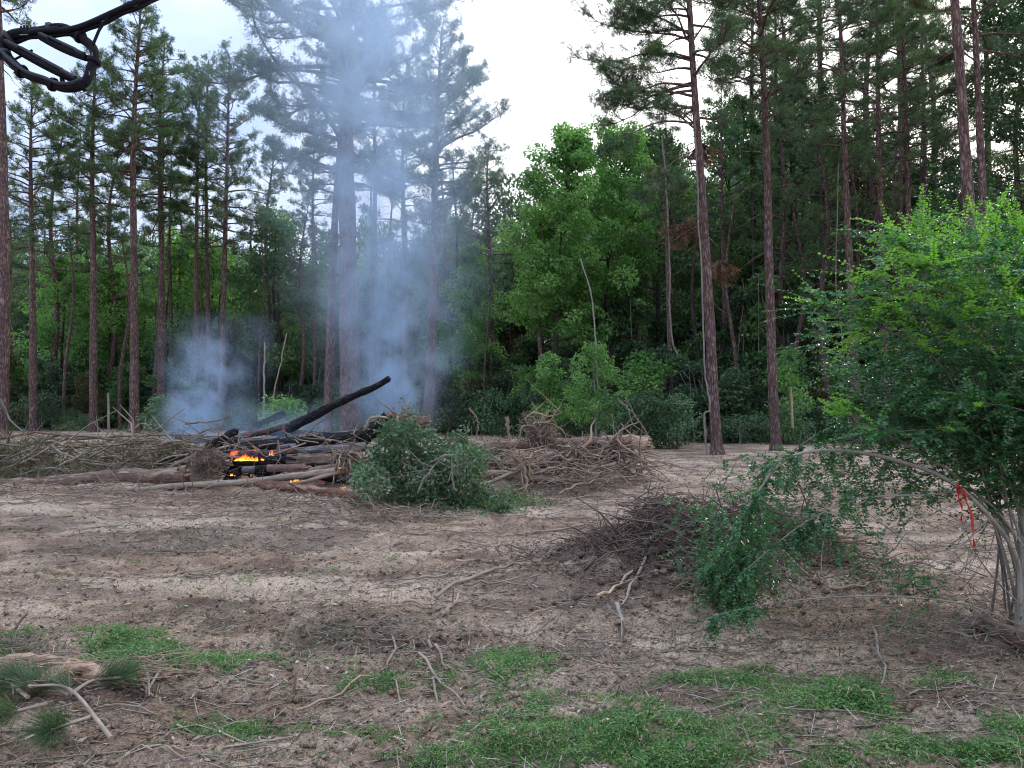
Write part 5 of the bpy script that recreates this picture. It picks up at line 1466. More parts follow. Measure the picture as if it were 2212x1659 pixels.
def dark_twig_heaps():
    for (u, v, n, s, lab) in ((755, 1385, 260, 0.30, 'small dark heap of wilted twigs in the lower middle left'), (500, 1350, 60, 0.14, 'tiny brown twig clump on the left bare ground'), (2000, 1400, 420, 0.55, 'tangle of fine dark twigs under the right shrub'),
                              (20, 1405, 160, 0.25, 'leafy twig clump cut by the left edge'), (415, 1180, 300, 0.5, 'low ridge of muddy twigs on the left clearing'), (1240, 1195, 220, 0.4, 'scatter of twigs at the left shoulder of the mound')):
        c = G(u, v); c[2] = gz(c[0], c[1])
        mb = MB(); P = rng.normal(size=(n, 3)) * np.array((s, s * 0.5, s * 0.22)); P[:, 2] = np.abs(P[:, 2]) * 0.8 + 0.01
        D = nrm(rng.normal(size=(n, 3)) * np.array((1, 0.8, 0.4))); e = P + D * (0.06 + 0.16 * rng.random((n, 1)))
        e[:, 2] = np.maximum(e[:, 2], 0.0)
        sticks(mb, P, e, 0.004, 0.0015, 3, 0, rng.random(n) * 0.7)
        leaves(mb, P[: n // 2] + rng.normal(size=(n // 2, 3)) * 0.02, rdir(n // 2), 0.035, 0.02, 1, up=0.3)
        o = mb.build('twig_heap', [M['dead'], M['leaf_dark'] if u < 100 or u > 700 else M['fallen']]); o.location = tuple(c)
        tag(o, lab, 'twig heap', 'small heaps of twigs on the ground', kind='stuff')
dark_twig_heaps()

def mound_dressing():
    mb = MB()
    for (n, sx_, sy_, hh, Lm, r0_, r1_) in ((6200, 0.72, 0.42, 0.12, 0.26, 0.0022, 0.006), (130, 0.75, 0.45, 0.10, 0.8, 0.006, 0.009)):
        x = rng.normal(1.8, sx_, n); y = rng.normal(7.35, sy_, n)
        g_ = np.exp(-(((x - 1.8) / 1.1) ** 2 + ((y - 7.35) / 0.7) ** 2))
        z = ground(x, y) + 0.01 + np.abs(rng.normal(size=n)) * hh * (0.15 + g_)
        P = np.stack([x, y, z], -1); D = nrm(rng.normal(size=(n, 3)) * np.array((1, 0.7, 0.30)))
        L_ = (0.05 + Lm * rng.random((n, 1)) ** 1.6)
        m_ = P + D * L_ * 0.5 + rng.normal(size=(n, 3)) * 0.015; e = m_ + nrm(D + rng.normal(size=(n, 3)) * 0.35) * L_ * 0.5
        for q in (m_, e): q[:, 2] = np.maximum(q[:, 2], ground(q[:, 0], q[:, 1]) + 0.004)
        r = r0_ + r1_ * rng.random(n) ** 2.5; vv = rng.random(n)
        sticks(mb, P, m_, r, r * 0.8, 4, 0, vv); sticks(mb, m_, e, r * 0.8, r * 0.35, 4, 0, vv)
    tag(mb.build('mound_litter', M['dark_twig']), 'tangle of twigs and roots heaped over the dirt mound', 'twigs', kind='stuff')
mound_dressing()

# ================================================================== LITTER AND GRASS (stuff)
def scatter_ground(n, rmin, rmax, half=38, p=1.0):
    r = np.exp(rng.uniform(np.log(rmin), np.log(rmax), n)) if p == 1.0 else rmin + (rmax - rmin) * rng.random(n) ** p
    a = np.radians(rng.uniform(-half, half, n))
    return r * np.sin(a), r * np.cos(a)

def litter():
    # wood chips
    mb = MB(); n = 26000
    x, y = scatter_ground(n, 2.6, 24)
    keep = (fbm(x * 0.5, y * 0.9, 71, 3) + 0.55 * rng.random(n)) > 0.2
    x = x[keep]; y = y[keep]; n = len(x)
    s = 0.005 + 0.015 * rng.random(n) ** 2 + 0.0014 * y
    P = np.stack([x, y, ground(x, y) + 0.004 + s * 0.15], -1)
    leaves(mb, P, rng.normal(size=(n, 3)) * np.array((1, 1, 0.2)), s * (1 + 2.2 * rng.random(n)), s, 0, up=0.75, fold=0.1)
    tag(mb.build('wood_chips', M['chips']), 'wood chips and bark flakes over the cleared ground', 'wood chips', kind='stuff')
    # straw and needles
    mb = MB(); n = 44000
    x, y = scatter_ground(n, 2.6, 22)
    keep = (fbm(x * 0.6, y * 1.2, 83, 4) + 0.45 * rng.random(n)) > 0.17
    x = x[keep]; y = y[keep]; n = len(x)
    z = ground(x, y) + 0.006
    P = np.stack([x, y, z], -1); D = nrm(rng.normal(size=(n, 3)) * np.array((1, 0.8, 0.18)) + np.array((0, 0, 0.05)))
    L = (0.03 + 0.10 * rng.random(n) ** 1.5)[:, None]
    e = P + D * L; Sd = nrm(np.cross(D, (0, 0, 1.0) + rng.normal(size=(n, 3)) * 0.4)) * (0.0011 + 0.00028 * y)[:, None]
    V = np.stack([P - Sd, P + Sd, e + Sd * 0.6 + np.array((0, 0, 0.004)), e - Sd * 0.6 + np.array((0, 0, 0.004))], 1)
    b = np.arange(n)[:, None] * 4
    mb.add(V.reshape(-1, 3), b + np.array([[0, 1, 2, 3]]), 0, np.repeat(rng.random(n), 4))
    tag(mb.build('straw_litter', M['straw']), 'dry needles and straw over the cleared ground', 'straw', kind='stuff')
    # twigs
    mb = MB(); n = 12000
    x, y = scatter_ground(n, 2.8, 26)
    keep = (fbm(x * 0.5, y * 1.1, 77, 4) + 0.35 * rng.random(n)) > 0.20
    x = x[keep]; y = y[keep]; n = len(x)
    P = np.stack([x, y, ground(x, y) + 0.006], -1)
    D = nrm(rng.normal(size=(n, 3)) * np.array((1, 0.28, 0.06)))
    L = (0.05 + 0.42 * rng.random(n) ** 2.5 + 0.008 * y)[:, None]
    m = P + D * L * 0.5; m[:, 2] = ground(m[:, 0], m[:, 1]) + 0.010 + 0.01 * rng.random(n)
    D2 = nrm(D + rng.normal(size=(n, 3)) * np.array((0.35, 0.35, 0.03))); e = m + D2 * L * 0.5; e[:, 2] = ground(e[:, 0], e[:, 1]) + 0.008
    r = 0.0016 + 0.0035 * rng.random(n) ** 2 + 0.00025 * y; vv = rng.random(n)
    sticks(mb, P, m, r, r * 0.8, 4, 0, vv); sticks(mb, m, e, r * 0.8, r * 0.4, 4, 0, vv)
    tag(mb.build('twig_litter', M['dead']), 'small dead twigs strewn over the cleared ground', 'twigs', kind='stuff')
    # fallen leaves
    mb = MB(); n = 15000
    x, y = scatter_ground(n, 2.6, 22)
    P = np.stack([x, y, ground(x, y) + 0.008], -1)
    leaves(mb, P, rng.normal(size=(n, 3)) * np.array((1, 1, 0.35)), 0.012 + 0.018 * rng.random(n) + 0.0010 * y, 0.008 + 0.011 * rng.random(n) + 0.0006 * y, 0, up=0.6, fold=0.3)
    tag(mb.build('fallen_leaves', M['fallen']), 'fallen brown and green leaves over the cleared ground', 'leaves', kind='stuff')
    # clods
    mb = MB(); n = 9000
    x, y = scatter_ground(n, 2.8, 16)
    x[:1500] = rng.normal(1.8, 0.8, 1500); y[:1500] = rng.normal(7.2, 0.5, 1500)
    base = np.array([(0, 0, 1), (0.9, 0, 0.2), (0, 0.9, 0.2), (-0.9, 0, 0.2), (0, -0.9, 0.2), (0, 0, -0.5)], float)
    f = np.array([(0, 1, 2), (0, 2, 3), (0, 3, 4), (0, 4, 1), (5, 2, 1), (5, 3, 2), (5, 4, 3), (5, 1, 4)])
    s = (0.006 + 0.026 * rng.random(n) ** 3); s[:1500] *= 1.7
    V = base[None] * s[:, None, None] * (0.6 + 0.8 * rng.random((n, 6, 3)))
    ct = np.stack([x, y, ground(x, y) + s * 0.2], -1)
    V = V + ct[:, None]
    F = (np.arange(n)[:, None, None] * 6 + f[None]).reshape(-1, 3)
    mb.add(V.reshape(-1, 3), F)
    tag(mb.build('soil_clods', M['ground']), 'small clods of sandy soil on the cleared ground', 'clods', kind='stuff')
litter()

GP = [  # grass patches: u, v, su, sv (view px), weight
    (1080, 1455, 62, 22, 1.5), (1010, 1480, 55, 18, 0.8), (790, 1490, 60, 10, 0.7), (860, 1540, 80, 14, 0.55), (900, 1575, 110, 16, 0.5),
    (1830, 1525, 110, 22, 2.6), (1930, 1545, 120, 20, 2.2), (1700, 1500, 60, 16, 1.0), (1560, 1478, 60, 10, 0.8), (2080, 1590, 90, 20, 1.4), (2180, 1640, 80, 20, 0.9),
    (1180, 1640, 110, 26, 3.0), (1330, 1620, 110, 28, 3.0), (1480, 1630, 120, 30, 2.8), (1620, 1610, 100, 24, 1.6), (1000, 1650, 70, 14, 1.0), (1420, 1580, 120, 14, 1.2), (1850, 1640, 200, 20, 1.8),
    (220, 1385, 70, 14, 1.0), (330, 1420, 50, 12, 0.8), (560, 1585, 45, 10, 0.9), (545, 1135, 25, 6, 0.35), (360, 1590, 50, 18, 0.45), (640, 1420, 80, 14, 0.25), (450, 1440, 60, 14, 0.35), (1250, 1530, 80, 12, 0.4),
    (30, 1400, 40, 20, 0.7), (1130, 1100, 60, 14, 0.3), (720, 1250, 200, 30, 0.12), (650, 1580, 150, 22, 0.5), (1900, 1600, 180, 12, 0.8), (2050, 1480, 80, 12, 0.4),
]
def grass():
    def kind(n, R, hl, weed):
        mb = MB()
        P = rng.normal(size=(n, 3)) * np.array((R, R, 0)); P[:, 2] = -0.012
        D = nrm(rng.normal(size=(n, 3)) * np.array((0.75, 0.75, 0.2)) + np.array((0, 0, 0.5))); D[:, 2] = np.abs(D[:, 2])
        L = hl * (0.45 + 0.9 * rng.random(n))
        S_ = nrm(np.cross(D, rng.normal(size=(n, 3)))) * (0.0016 + 0.0014 * rng.random(n))[:, None]
        m = P + D * (L * 0.55)[:, None]; e = P + nrm(D + np.array((0, 0, -0.6)) + rng.normal(size=(n, 3)) * 0.2) * L[:, None]
        e[:, 2] = np.maximum(e[:, 2], 0.003)
        V = np.stack([P - S_ * 0.7, P + S_ * 0.7, m + S_, m - S_, e], 1).reshape(-1, 3)
        b = np.arange(n)[:, None] * 5
        var = np.clip(random.random() * 0.6 + 0.4 * rng.random(n), 0, 0.95); var = np.where(rng.random(n) < 0.18, 1.0, var)
        mb.add(V, b + np.array([[0, 1, 2, 3]]), 0, np.repeat(var, 5)); mb.F.append((b + np.array([[3, 2, 4]]), 0))
        if weed:
            q = rng.random(n) < weed
            leaves(mb, P[q] + np.array((0, 0, 0.02)) + rng.random((q.sum(), 3)) * 0.02, rng.normal(size=(q.sum(), 3)) * np.array((1, 1, 0.3)), 0.020, 0.013, 0, np.clip(var[q], 0, 0.9), up=0.7)
        return mb.build('grass_kind', M['grass'], data_only=True)
    kinds = [kind(26, 0.03, h, w_) for h, w_ in ((0.05, 0), (0.07, 0.2), (0.09, 0), (0.045, 0.6), (0.06, 0.3), (0.10, 0.1), (0.035, 0.9), (0.075, 0), (0.06, 0))]
    X_, Y_, T_ = [], [], []
    for (u, v, su, sv, wt) in GP:
        n = int(430 * wt * (0.75 if v > 1600 else 1))
        uu = rng.normal(u, su, n); vv = np.clip(rng.normal(v, sv, n), 1000, 1760)
        for a, b in zip(uu, vv):
            g = G(a, b); X_.append(g[0]); Y_.append(g[1])
            T_.append(exp(-((a - 1080) / 60) ** 2 - ((b - 1450) / 25) ** 2) + exp(-((a - 1850) / 110) ** 2 - ((b - 1525) / 25) ** 2))
    x = np.array(X_); y = np.array(Y_); tt = np.array(T_)
    k = (fbm(x * 2.6, y * 2.6, 91, 4) + 0.30 * rng.random(len(x))) > 0.165
    x = x[k]; y = y[k]; tt = tt[k]; n = len(x)
    # loose thin scatter everywhere near
    x2, y2 = scatter_ground(1500, 2.8, 14)
    x = np.concatenate([x, x2]); y = np.concatenate([y, y2]); tt = np.concatenate([tt, x2 * 0]); n = len(x)
    P = np.stack([x, y, ground(x, y)], -1)
    h = np.clip(0.70 + 1.8 * fbm(x * 1.7, y * 1.7, 95, 3), 0.3, 1.6) * (1 + 0.7 * tt)
    h[-1500:] *= 0.55
    rot = np.stack([rng.normal(size=n) * 0.15, rng.normal(size=n) * 0.15, rng.random(n) * 6.28], -1)
    gn_scatter('grass', kinds, P, rot, np.stack([h, h, h], -1), 'low green grass and weeds in patches on the near ground', 'grass')
grass()

# ================================================================== RIGHT SHRUB (privet)
def arch(mb, pts, r, n=7):
    P = smooth_path([W(*p) for p in pts], n)
    tube(mb, P, [r, r * 0.8, r * 0.35], 7, 0, 0.5 + 0.4 * random.random(), rough=0.12)
    return P

def right_shrub():
    b = G(2202, 1400); b[2] = gz(b[0], b[1]) - 0.03
    t = thing('privet_shrub', b, 'large arching green shrub with bright young tips at the right edge', 'shrub')
    org = b
    st = MB(); lf = MB(); ly = MB(); sp = MB()
    # trunk
    P = smooth_path([b, W(2203, 1300, 5.3), W(2206, 1180, 5.3), W(2215, 1000, 5.4), W(2240, 800, 5.5)], 7) - org
    mb = MB(); tube(mb, P, [0.034, 0.026, 0.018], 9, 0, 0.5, rough=0.1); mb.build('trunk', M['pale_bark'], t)
    # stems fanning up and left from the base
    tips = []
    fan = [(1935, 500), (1990, 520), (2080, 500), (2150, 510), (2210, 500), (1790, 665), (1850, 640), (1900, 600), (1960, 560), (2040, 560), (2110, 540), (2190, 560),
           (1800, 740), (1870, 720), (1940, 690), (2020, 660), (2100, 650), (2180, 660), (1850, 800), (1920, 790), (2000, 770), (2080, 760), (2160, 770), (1870, 870), (1930, 880), (2010, 860), (2090, 860), (2170, 870),
           (1900, 930), (1960, 950), (2250, 540), (2270, 620), (2260, 750), (2330, 560), (2350, 700), (2400, 650), (2330, 850), (2280, 920)]
    for k, (u, v) in enumerate(fan):
        d = 5.0 + random.uniform(-0.55, 0.9)
        e = W(u, v, d)
        b0 = b + np.array((random.uniform(0.12, .60), random.uniform(0.1, .6), 0.02))
        mid = b0 * 0.35 + e * 0.65 + np.array((0.30, 0, 0.30 + 0.12 * random.random()))
        low = b0 * 0.75 + e * 0.25 + np.array((0.18, 0, 0.12))
        P = smooth_path([b0, low, mid, e], 6)
        tube(st, P - org, [0.010, 0.006, 0.002], 5, 0, random.random(), cap=False)
        m = 42 if v < 740 else 48
        i = rng.integers(len(P) // 2, len(P), m)
        D = nrm(e - mid)
        dd = nrm(D * 0.8 + rng.normal(size=(m, 3)) * np.array((0.7, 0.7, 0.32)) + np.array((-0.25, -0.1, 0.05)))
        L = 0.22 + 0.30 * rng.random(m)
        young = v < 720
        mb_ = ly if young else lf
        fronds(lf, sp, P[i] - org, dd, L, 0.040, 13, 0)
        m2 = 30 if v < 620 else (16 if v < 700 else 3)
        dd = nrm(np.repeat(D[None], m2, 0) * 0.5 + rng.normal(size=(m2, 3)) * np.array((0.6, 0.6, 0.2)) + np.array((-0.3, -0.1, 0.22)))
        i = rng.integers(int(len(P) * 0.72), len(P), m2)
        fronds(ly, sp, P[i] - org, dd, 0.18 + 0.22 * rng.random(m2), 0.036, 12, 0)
    # long tips poking out on the left
    for (u0, v0, u1, v1, d, yng) in ((1900, 690, 1785, 668, 4.6, 1), (1880, 700, 1795, 738, 4.6, 1), (1870, 640, 1842, 600, 4.7, 0), (1960, 600, 1925, 430, 5.3, 1), (2040, 520, 1960, 470, 5.3, 1), (1830, 900, 1772, 855, 4.7, 1),
                                     (1850, 810, 1765, 780, 4.8, 0), (1910, 520, 1925, 490, 5.2, 1), (2140, 480, 2140, 430, 5.2, 1), (1990, 500, 2010, 400, 5.3, 1), (2200, 500, 2180, 415, 5.2, 1)):
        a = W(u0, v0, d + 0.2); e = W(u1, v1, d)
        L = np.linalg.norm(e - a)
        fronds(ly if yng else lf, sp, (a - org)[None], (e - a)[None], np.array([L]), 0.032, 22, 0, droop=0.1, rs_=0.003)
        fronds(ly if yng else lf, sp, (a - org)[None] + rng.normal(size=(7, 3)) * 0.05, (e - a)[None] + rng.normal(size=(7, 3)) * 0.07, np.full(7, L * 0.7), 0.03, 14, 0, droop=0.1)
    # bare arching canes with leaves near their ends
    canes = [
        ([(2204, 1330, 5.25), (2190, 1190, 5.15), (2070, 1052, 5.0), (1930, 993, 4.9), (1800, 973, 4.8), (1700, 992, 4.8), (1630, 1075, 4.9), (1560, 1200, 5.1)], 0.016),
        ([(2206, 1320, 5.25), (2120, 1085, 5.2), (1990, 1070, 5.0), (1850, 1080, 4.9), (1730, 1135, 4.8), (1600, 1240, 4.9)], 0.008),
        ([(2204, 1350, 5.2), (2100, 1310, 5.0), (1990, 1292, 4.8), (1830, 1288, 4.7), (1660, 1305, 4.8), (1540, 1330, 5.0)], 0.006),
        ([(2190, 1150, 5.3), (2080, 1040, 5.2), (1950, 955, 5.2), (1860, 915, 5.2), (1790, 925, 5.3), (1710, 975, 5.4)], 0.009),
        ([(2204, 1250, 5.2), (2150, 1120, 5.1), (2060, 1190, 4.9), (1960, 1165, 4.8), (1870, 1105, 4.8)], 0.006),
        ([(2208, 1300, 5.3), (2160, 1100, 5.4), (2080, 970, 5.5), (1990, 910, 5.6)], 0.011),
        ([(2206, 1290, 5.3), (2200, 1150, 5.2), (2130, 1010, 5.3), (2050, 905, 5.3), (1960, 850, 5.3)], 0.010),
        ([(2212, 1180, 5.0), (2150, 1100, 5.1), (2080, 1045, 5.3), (1970, 1000, 5.6)], 0.006),
        ([(1800, 1290, 4.7), (1775, 1230, 4.7), (1780, 1160, 4.7), (1790, 1090, 4.75)], 0.005),
        ([(2208, 1310, 5.2), (2140, 1240, 5.1), (2100, 1180, 5.0), (2080, 1120, 5.0)], 0.005),
    ]
    cps = []
    for pts, r in canes:
        P = smooth_path([W(*p) for p in pts], 7); cps.append(P)
        mb = MB(); tube(mb, P - org, [r, r * 0.8, r * 0.3], 7, 0, 0.4 + 0.5 * random.random(), rough=0.1)
        mb.build('cane', M['pale_bark'], t)
    def dress(P, f0, f1, n, L, leaf=0.034, dd=(0, 0, -1.0)):
        i = rng.integers(int(len(P) * f0), max(int(len(P) * f1), int(len(P) * f0) + 1), n); i = np.minimum(i, len(P) - 1)
        D = nrm(rng.normal(size=(n, 3)) * 0.6 + np.array(dd) * 0.7)
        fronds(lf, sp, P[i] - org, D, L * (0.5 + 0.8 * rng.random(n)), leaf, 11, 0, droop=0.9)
    dress(cps[0], 0.50, 0.8, 20, 0.18); dress(cps[0], 0.80, 1.0, 50, 0.20); dress(cps[1], 0.7, 1.0, 40, 0.22); dress(cps[3], 0.6, 1.0, 24, 0.14); dress(cps[2], 0.85, 1.0, 30, 0.2)
    # leafy clusters hanging below the arch: (u, v, d, spread, n)
    for (u, v, d, s, n) in ((1785, 1125, 4.8, 0.11, 44), (1740, 1160, 4.8, 0.05, 9), (1830, 1060, 5.0, 0.09, 26), (1890, 1010, 5.2, 0.14, 60), (1900, 950, 5.3, 0.12, 60), (1960, 1060, 5.1, 0.10, 18), (1980, 870, 5.2, 0.20, 110), (2080, 850, 5.2, 0.22, 130), (2180, 860, 5.2, 0.2, 110), (1940, 830, 5.1, 0.14, 60),
                            (1720, 1010, 5.0, 0.10, 26), (1660, 1010, 5.1, 0.12, 24), (2010, 1040, 5.4, 0.16, 30), (2120, 1030, 5.5, 0.2, 40), (2170, 980, 5.4, 0.2, 50), (1930, 1210, 4.9, 0.10, 14), (1985, 1255, 4.9, 0.07, 14), (2040, 930, 5.4, 0.2, 60), (2140, 920, 5.4, 0.2, 60)):
        c = W(u, v, d)
        P = c + rng.normal(size=(n, 3)) * np.array((s, s, s * 0.7))
        k = cps[0][np.argmin(np.linalg.norm(cps[0] - c, axis=1))]
        D = nrm(rng.normal(size=(n, 3)) * 0.8 + np.array((-0.2, 0, -0.4)))
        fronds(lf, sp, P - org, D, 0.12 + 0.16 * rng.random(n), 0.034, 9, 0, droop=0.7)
    # cluster filling the sprawling end over the mound
    for (u, v, d, s, n) in ((1640, 1100, 5.6, 0.13, 40), (1600, 1150, 5.8, 0.16, 70), (1560, 1210, 6.0, 0.13, 90), (1600, 1220, 5.9, 0.13, 110), (1585, 1270, 6.0, 0.13, 120), (1620, 1170, 5.8, 0.09, 40), (1530, 1110, 6.2, 0.12, 26)):
        c = W(u, v, d); P = c + rng.normal(size=(n, 3)) * np.array((s, s, s * 0.7))
        P[:, 2] = np.maximum(P[:, 2], ground(P[:, 0], P[:, 1]) + 0.03)
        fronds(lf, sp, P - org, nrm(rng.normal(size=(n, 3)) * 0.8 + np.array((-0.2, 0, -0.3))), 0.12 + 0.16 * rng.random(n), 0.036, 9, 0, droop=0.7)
    st.build('stem', M['vine_bark'], t)
    sp.build('twig', M['vine_bark'], t)
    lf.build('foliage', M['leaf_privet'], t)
    o = ly.build('lit_young_foliage', M['leaf_young_lit'], t); o['label'] = 'bright yellow-green young shoots, light put into their colour'
    # fine bare twigs hanging near the base
    mb = MB(); n = 170
    a = b + np.stack([rng.uniform(-0.75, 0.35, n), rng.uniform(-0.3, 0.5, n), rng.uniform(0.0, 0.9, n)], -1)
    e = a + rng.normal(size=(n, 3)) * np.array((0.22, 0.15, 0.2)) ; e[:, 2] = np.maximum(e[:, 2], 0.03)
    sticks(mb, a - org, e - org, 0.003, 0.0015, 3, 0, rng.random(n)); mb.build('bare_twig', M['vine_bark'], t)
    return cps
cps = right_shrub()

# red flagging tape
def tape():
    a = W(2072, 1050, 4.98)
    t = thing('flagging_tape', a, 'red flagging tape knotted on the arching cane, two loose tails', 'tape')
    def strip(pts, w_, name, v=0.5):
        P = smooth_path([W(*p) for p in pts], 6) - a
        n = len(P); T = nrm(np.gradient(P, axis=0))
        tw = np.linspace(0, 1.6, n) + 0.5 * np.sin(np.linspace(0, 7, n))
        Sd = np.stack([np.cos(tw), np.sin(tw), np.zeros(n)], -1); Sd = nrm(Sd - T * np.sum(Sd * T, 1, keepdims=True))
        w2 = w_ * (0.8 + 0.2 * np.sin(np.linspace(0, 5, n)))[:, None]
        off = np.cross(T, Sd) * 0.0004
        V = np.concatenate([P - Sd * w2 + off, P + Sd * w2 + off, P - Sd * w2 - off, P + Sd * w2 - off])
        i = np.arange(n - 1)
        F = np.concatenate([np.stack([i, i + 1, n + i + 1, n + i], -1), np.stack([2 * n + i, 3 * n + i, 3 * n + i + 1, 2 * n + i + 1], -1)])
        mb = MB(); mb.add(V, F, 0, np.repeat(rng.random(4), n)); mb.build(name, M['red_tape'], t)
    strip([(2078, 1058, 4.95), (2088, 1085, 4.93), (2098, 1110, 4.93), (2102, 1150, 4.93), (2105, 1182, 4.93)], 0.019, 'tail')
    strip([(2074, 1052, 4.95), (2070, 1078, 4.93), (2078, 1095, 4.93), (2076, 1125, 4.93)], 0.014, 'tail')
    strip([(2066, 1045, 4.94), (2082, 1060, 4.92), (2094, 1075, 4.92), (2072, 1075, 4.94), (2068, 1052, 4.96)], 0.013, 'knot')
tape()

# ================================================================== CABLE COIL
def cable():
    D = 5.0
    def Q(cx, cy, dd=0.0):       # crop pixels (3.687 per photo pixel) -> view
        return W(cx / 3.687 / 1.8517, cy / 3.687 / 1.8517, D + dd)
    ctr = Q(700, 850)
    t = thing('cable_storage_frame', ctr, 'black cable storage frame hanging from the overhead cable at upper left', 'cable frame')
    outl = [(20, 640), (160, 520), (330, 480), (520, 470), (700, 440), (870, 410), (1000, 430), (1120, 500), (1240, 580), (1340, 660), (1395, 760), (1385, 900), (1335, 1010), (1310, 1120), (1250, 1220), (1140, 1280), (1000, 1300), (860, 1280), (700, 1210), (540, 1160), (390, 1100), (250, 1000), (120, 880), (40, 770)]
    P = np.array([Q(x, y, 0.04 * sin(i * 0.26)) for i, (x, y) in enumerate(outl)])
    Pc = smooth_path(np.vstack([P, P[:1]]), 4)[:-1] - ctr
    mb = MB(); tube(mb, Pc, 0.034, 8, 0, 0.5, closed=True, squash=0.8); mb.build('cable_coil', M['black'], t)
    mb = MB(); tube(mb, Pc * 0.955 + np.array((0, 0.03, 0.0)), 0.024, 8, 0, 0.5, closed=True); mb.build('cable_coil', M['black'], t)
    mb = MB(); tube(mb, Pc[4 * 14:4 * 23] * 0.98 + np.array((0, -0.026, 0.012)), 0.026, 6, 0, 0.5, squash=0.5); mb.build('channel', M['grey_plastic'], t)
    for (a, b, w_) in (((90, 640), (1160, 1210), 0.036), ((600, 545), (1280, 860), 0.034)):
        A = Q(*a) - ctr; B = Q(*b) - ctr
        mb = MB(); pp = np.array([A + (B - A) * q + np.array((0, 0, -0.012 * sin(pi * q))) for q in np.linspace(0, 1, 7)])
        tube(mb, pp, w_ * 1.1, 4, 0, 0.5, squash=0.6); mb.build('crossbar', M['black'], t)
        mb = MB()
        for f0, f1 in ((0.03, 0.22), (0.80, 0.98)):
            tube(mb, np.array([A + (B - A) * f0 + np.array((0, -0.02, 0.012)), A + (B - A) * f1 + np.array((0, -0.02, 0.012))]), w_ * 0.95, 4, 0, 0.5, squash=0.5)
        tube(mb, np.array([A + (B - A) * 0.22 + np.array((0, -0.02, 0.02)), A + (B - A) * 0.80 + np.array((0, -0.02, 0.02))]), w_ * 0.35, 4, 0, 0.5)
        mb.build('crossbar_cover', M['grey_plastic'], t)
    mb = MB(); A = Q(900, 1070) - ctr; B = Q(930, 1230) - ctr; tube(mb, [A, B], [0.012, 0.018], 5, 0); mb.build('strut', M['black'], t)
    mb = MB(); A = Q(190, 890, 0.03) - ctr; B = Q(480, 740, 0.03) - ctr; tube(mb, [A, B], 0.008, 5, 0); mb.build('strut', M['black'], t)
    for (x, y) in ((800, 370), (350, 410)):
        mb = MB()
        A = Q(x - 60, y + 60) - ctr; tube(mb, [A, Q(x + 60, y + 50) - ctr], 0.016, 6, 0)
        for k in range(3):
            tube(mb, [Q(x - 40 + k * 45, y + 55) - ctr, Q(x - 38 + k * 45, y - 25) - ctr], 0.007, 6, 0)
        mb.build('clamp', M['black'], t)
    for (x, y) in ((1330, 1080), (1370, 800), (350, 515)):
        mb = MB(); A = Q(x - 12, y - 26, -0.05) - ctr; B = Q(x - 14, y + 26, -0.05) - ctr
        if x == 350: A = Q(x - 60, y, -0.05) - ctr; B = Q(x + 60, y - 4, -0.05) - ctr
        tube(mb, [A, B], 0.0035, 4, 0); mb.build('pale_mark', M['pale_bark'], t)
    for k in (3, 17, 30, 44, 58, 70, 82, 91):       # lashings round the coil
        q = Pc[k % len(Pc)]; d_ = nrm((Pc[(k + 1) % len(Pc)] - q)[None])[0]
        mb = MB(); tube(mb, [q - d_ * 0.012, q + d_ * 0.012], 0.046, 8, 0); mb.build('lashing', M['grey_plastic' if k % 2 else 'black'], t)
    # overhead cable, two strands twisted, running on out of view both ways
    mb = MB()
    R_ = [Q(9000, -3000, 3.0), Q(4500, -1080, 1.0), Q(2900, -330, 0.3), Q(2100, -10), Q(1700, 170), Q(1250, 370), Q(960, 440), Q(500, 470), Q(0, 590), Q(-1500, 900, -0.2), Q(-6000, 1500, -0.5)]
    P = smooth_path(R_, 6)
    tube(mb, P, 0.019, 7, 0, 0.5)
    P2 = P + np.array((0, 0.02, -0.024)) + np.stack([np.zeros(len(P)), np.zeros(len(P)), 0.006 * np.sin(np.arange(len(P)) * 0.9)], -1)
    tube(mb, P2, 0.015, 6, 0, 0.5)
    o = mb.build('overhead_cable', M['black']); tag(o, 'thick black overhead cable crossing the upper left corner', 'cable')
    mb = MB(); tube(mb, smooth_path([Q(1640, 200), Q(1560, 300), Q(1470, 430), Q(1420, 540), Q(1375, 650)], 6), 0.010, 7, 0)
    tag(mb.build('drop_cable', M['black']), 'thin black cable looping from the overhead cable down to the frame', 'cable')
cable()

# ================================================================== SMOKE
class X:
    """tiny expression wrapper over math nodes"""
    def __init__(s, t, sock): s.t = t; s.s = sock
    def _v(s, o): return o.s if isinstance(o, X) else float(o)
    def _m(s, op, a, b=None): return X(s.t, mathn(s.t, op, a, b))
    def __add__(s, o): return s._m('ADD', s.s, s._v(o))
    __radd__ = __add__
    def __sub__(s, o): return s._m('SUBTRACT', s.s, s._v(o))
    def __rsub__(s, o): return s._m('SUBTRACT', s._v(o), s.s)
    def __mul__(s, o): return s._m('MULTIPLY', s.s, s._v(o))
    __rmul__ = __mul__
    def __truediv__(s, o): return s._m('DIVIDE', s.s, s._v(o))
    def __rtruediv__(s, o): return s._m('DIVIDE', s._v(o), s.s)
    def exp(s): return s._m('EXPONENT', s.s)
    def clamp(s): return X(s.t, mathn(s.t, 'ADD', s.s, 0.0, True))
    def pw(s, k): return s._m('POWER', s.s, float(k))
    def mx(s, k): return s._m('MAXIMUM', s.s, float(k))

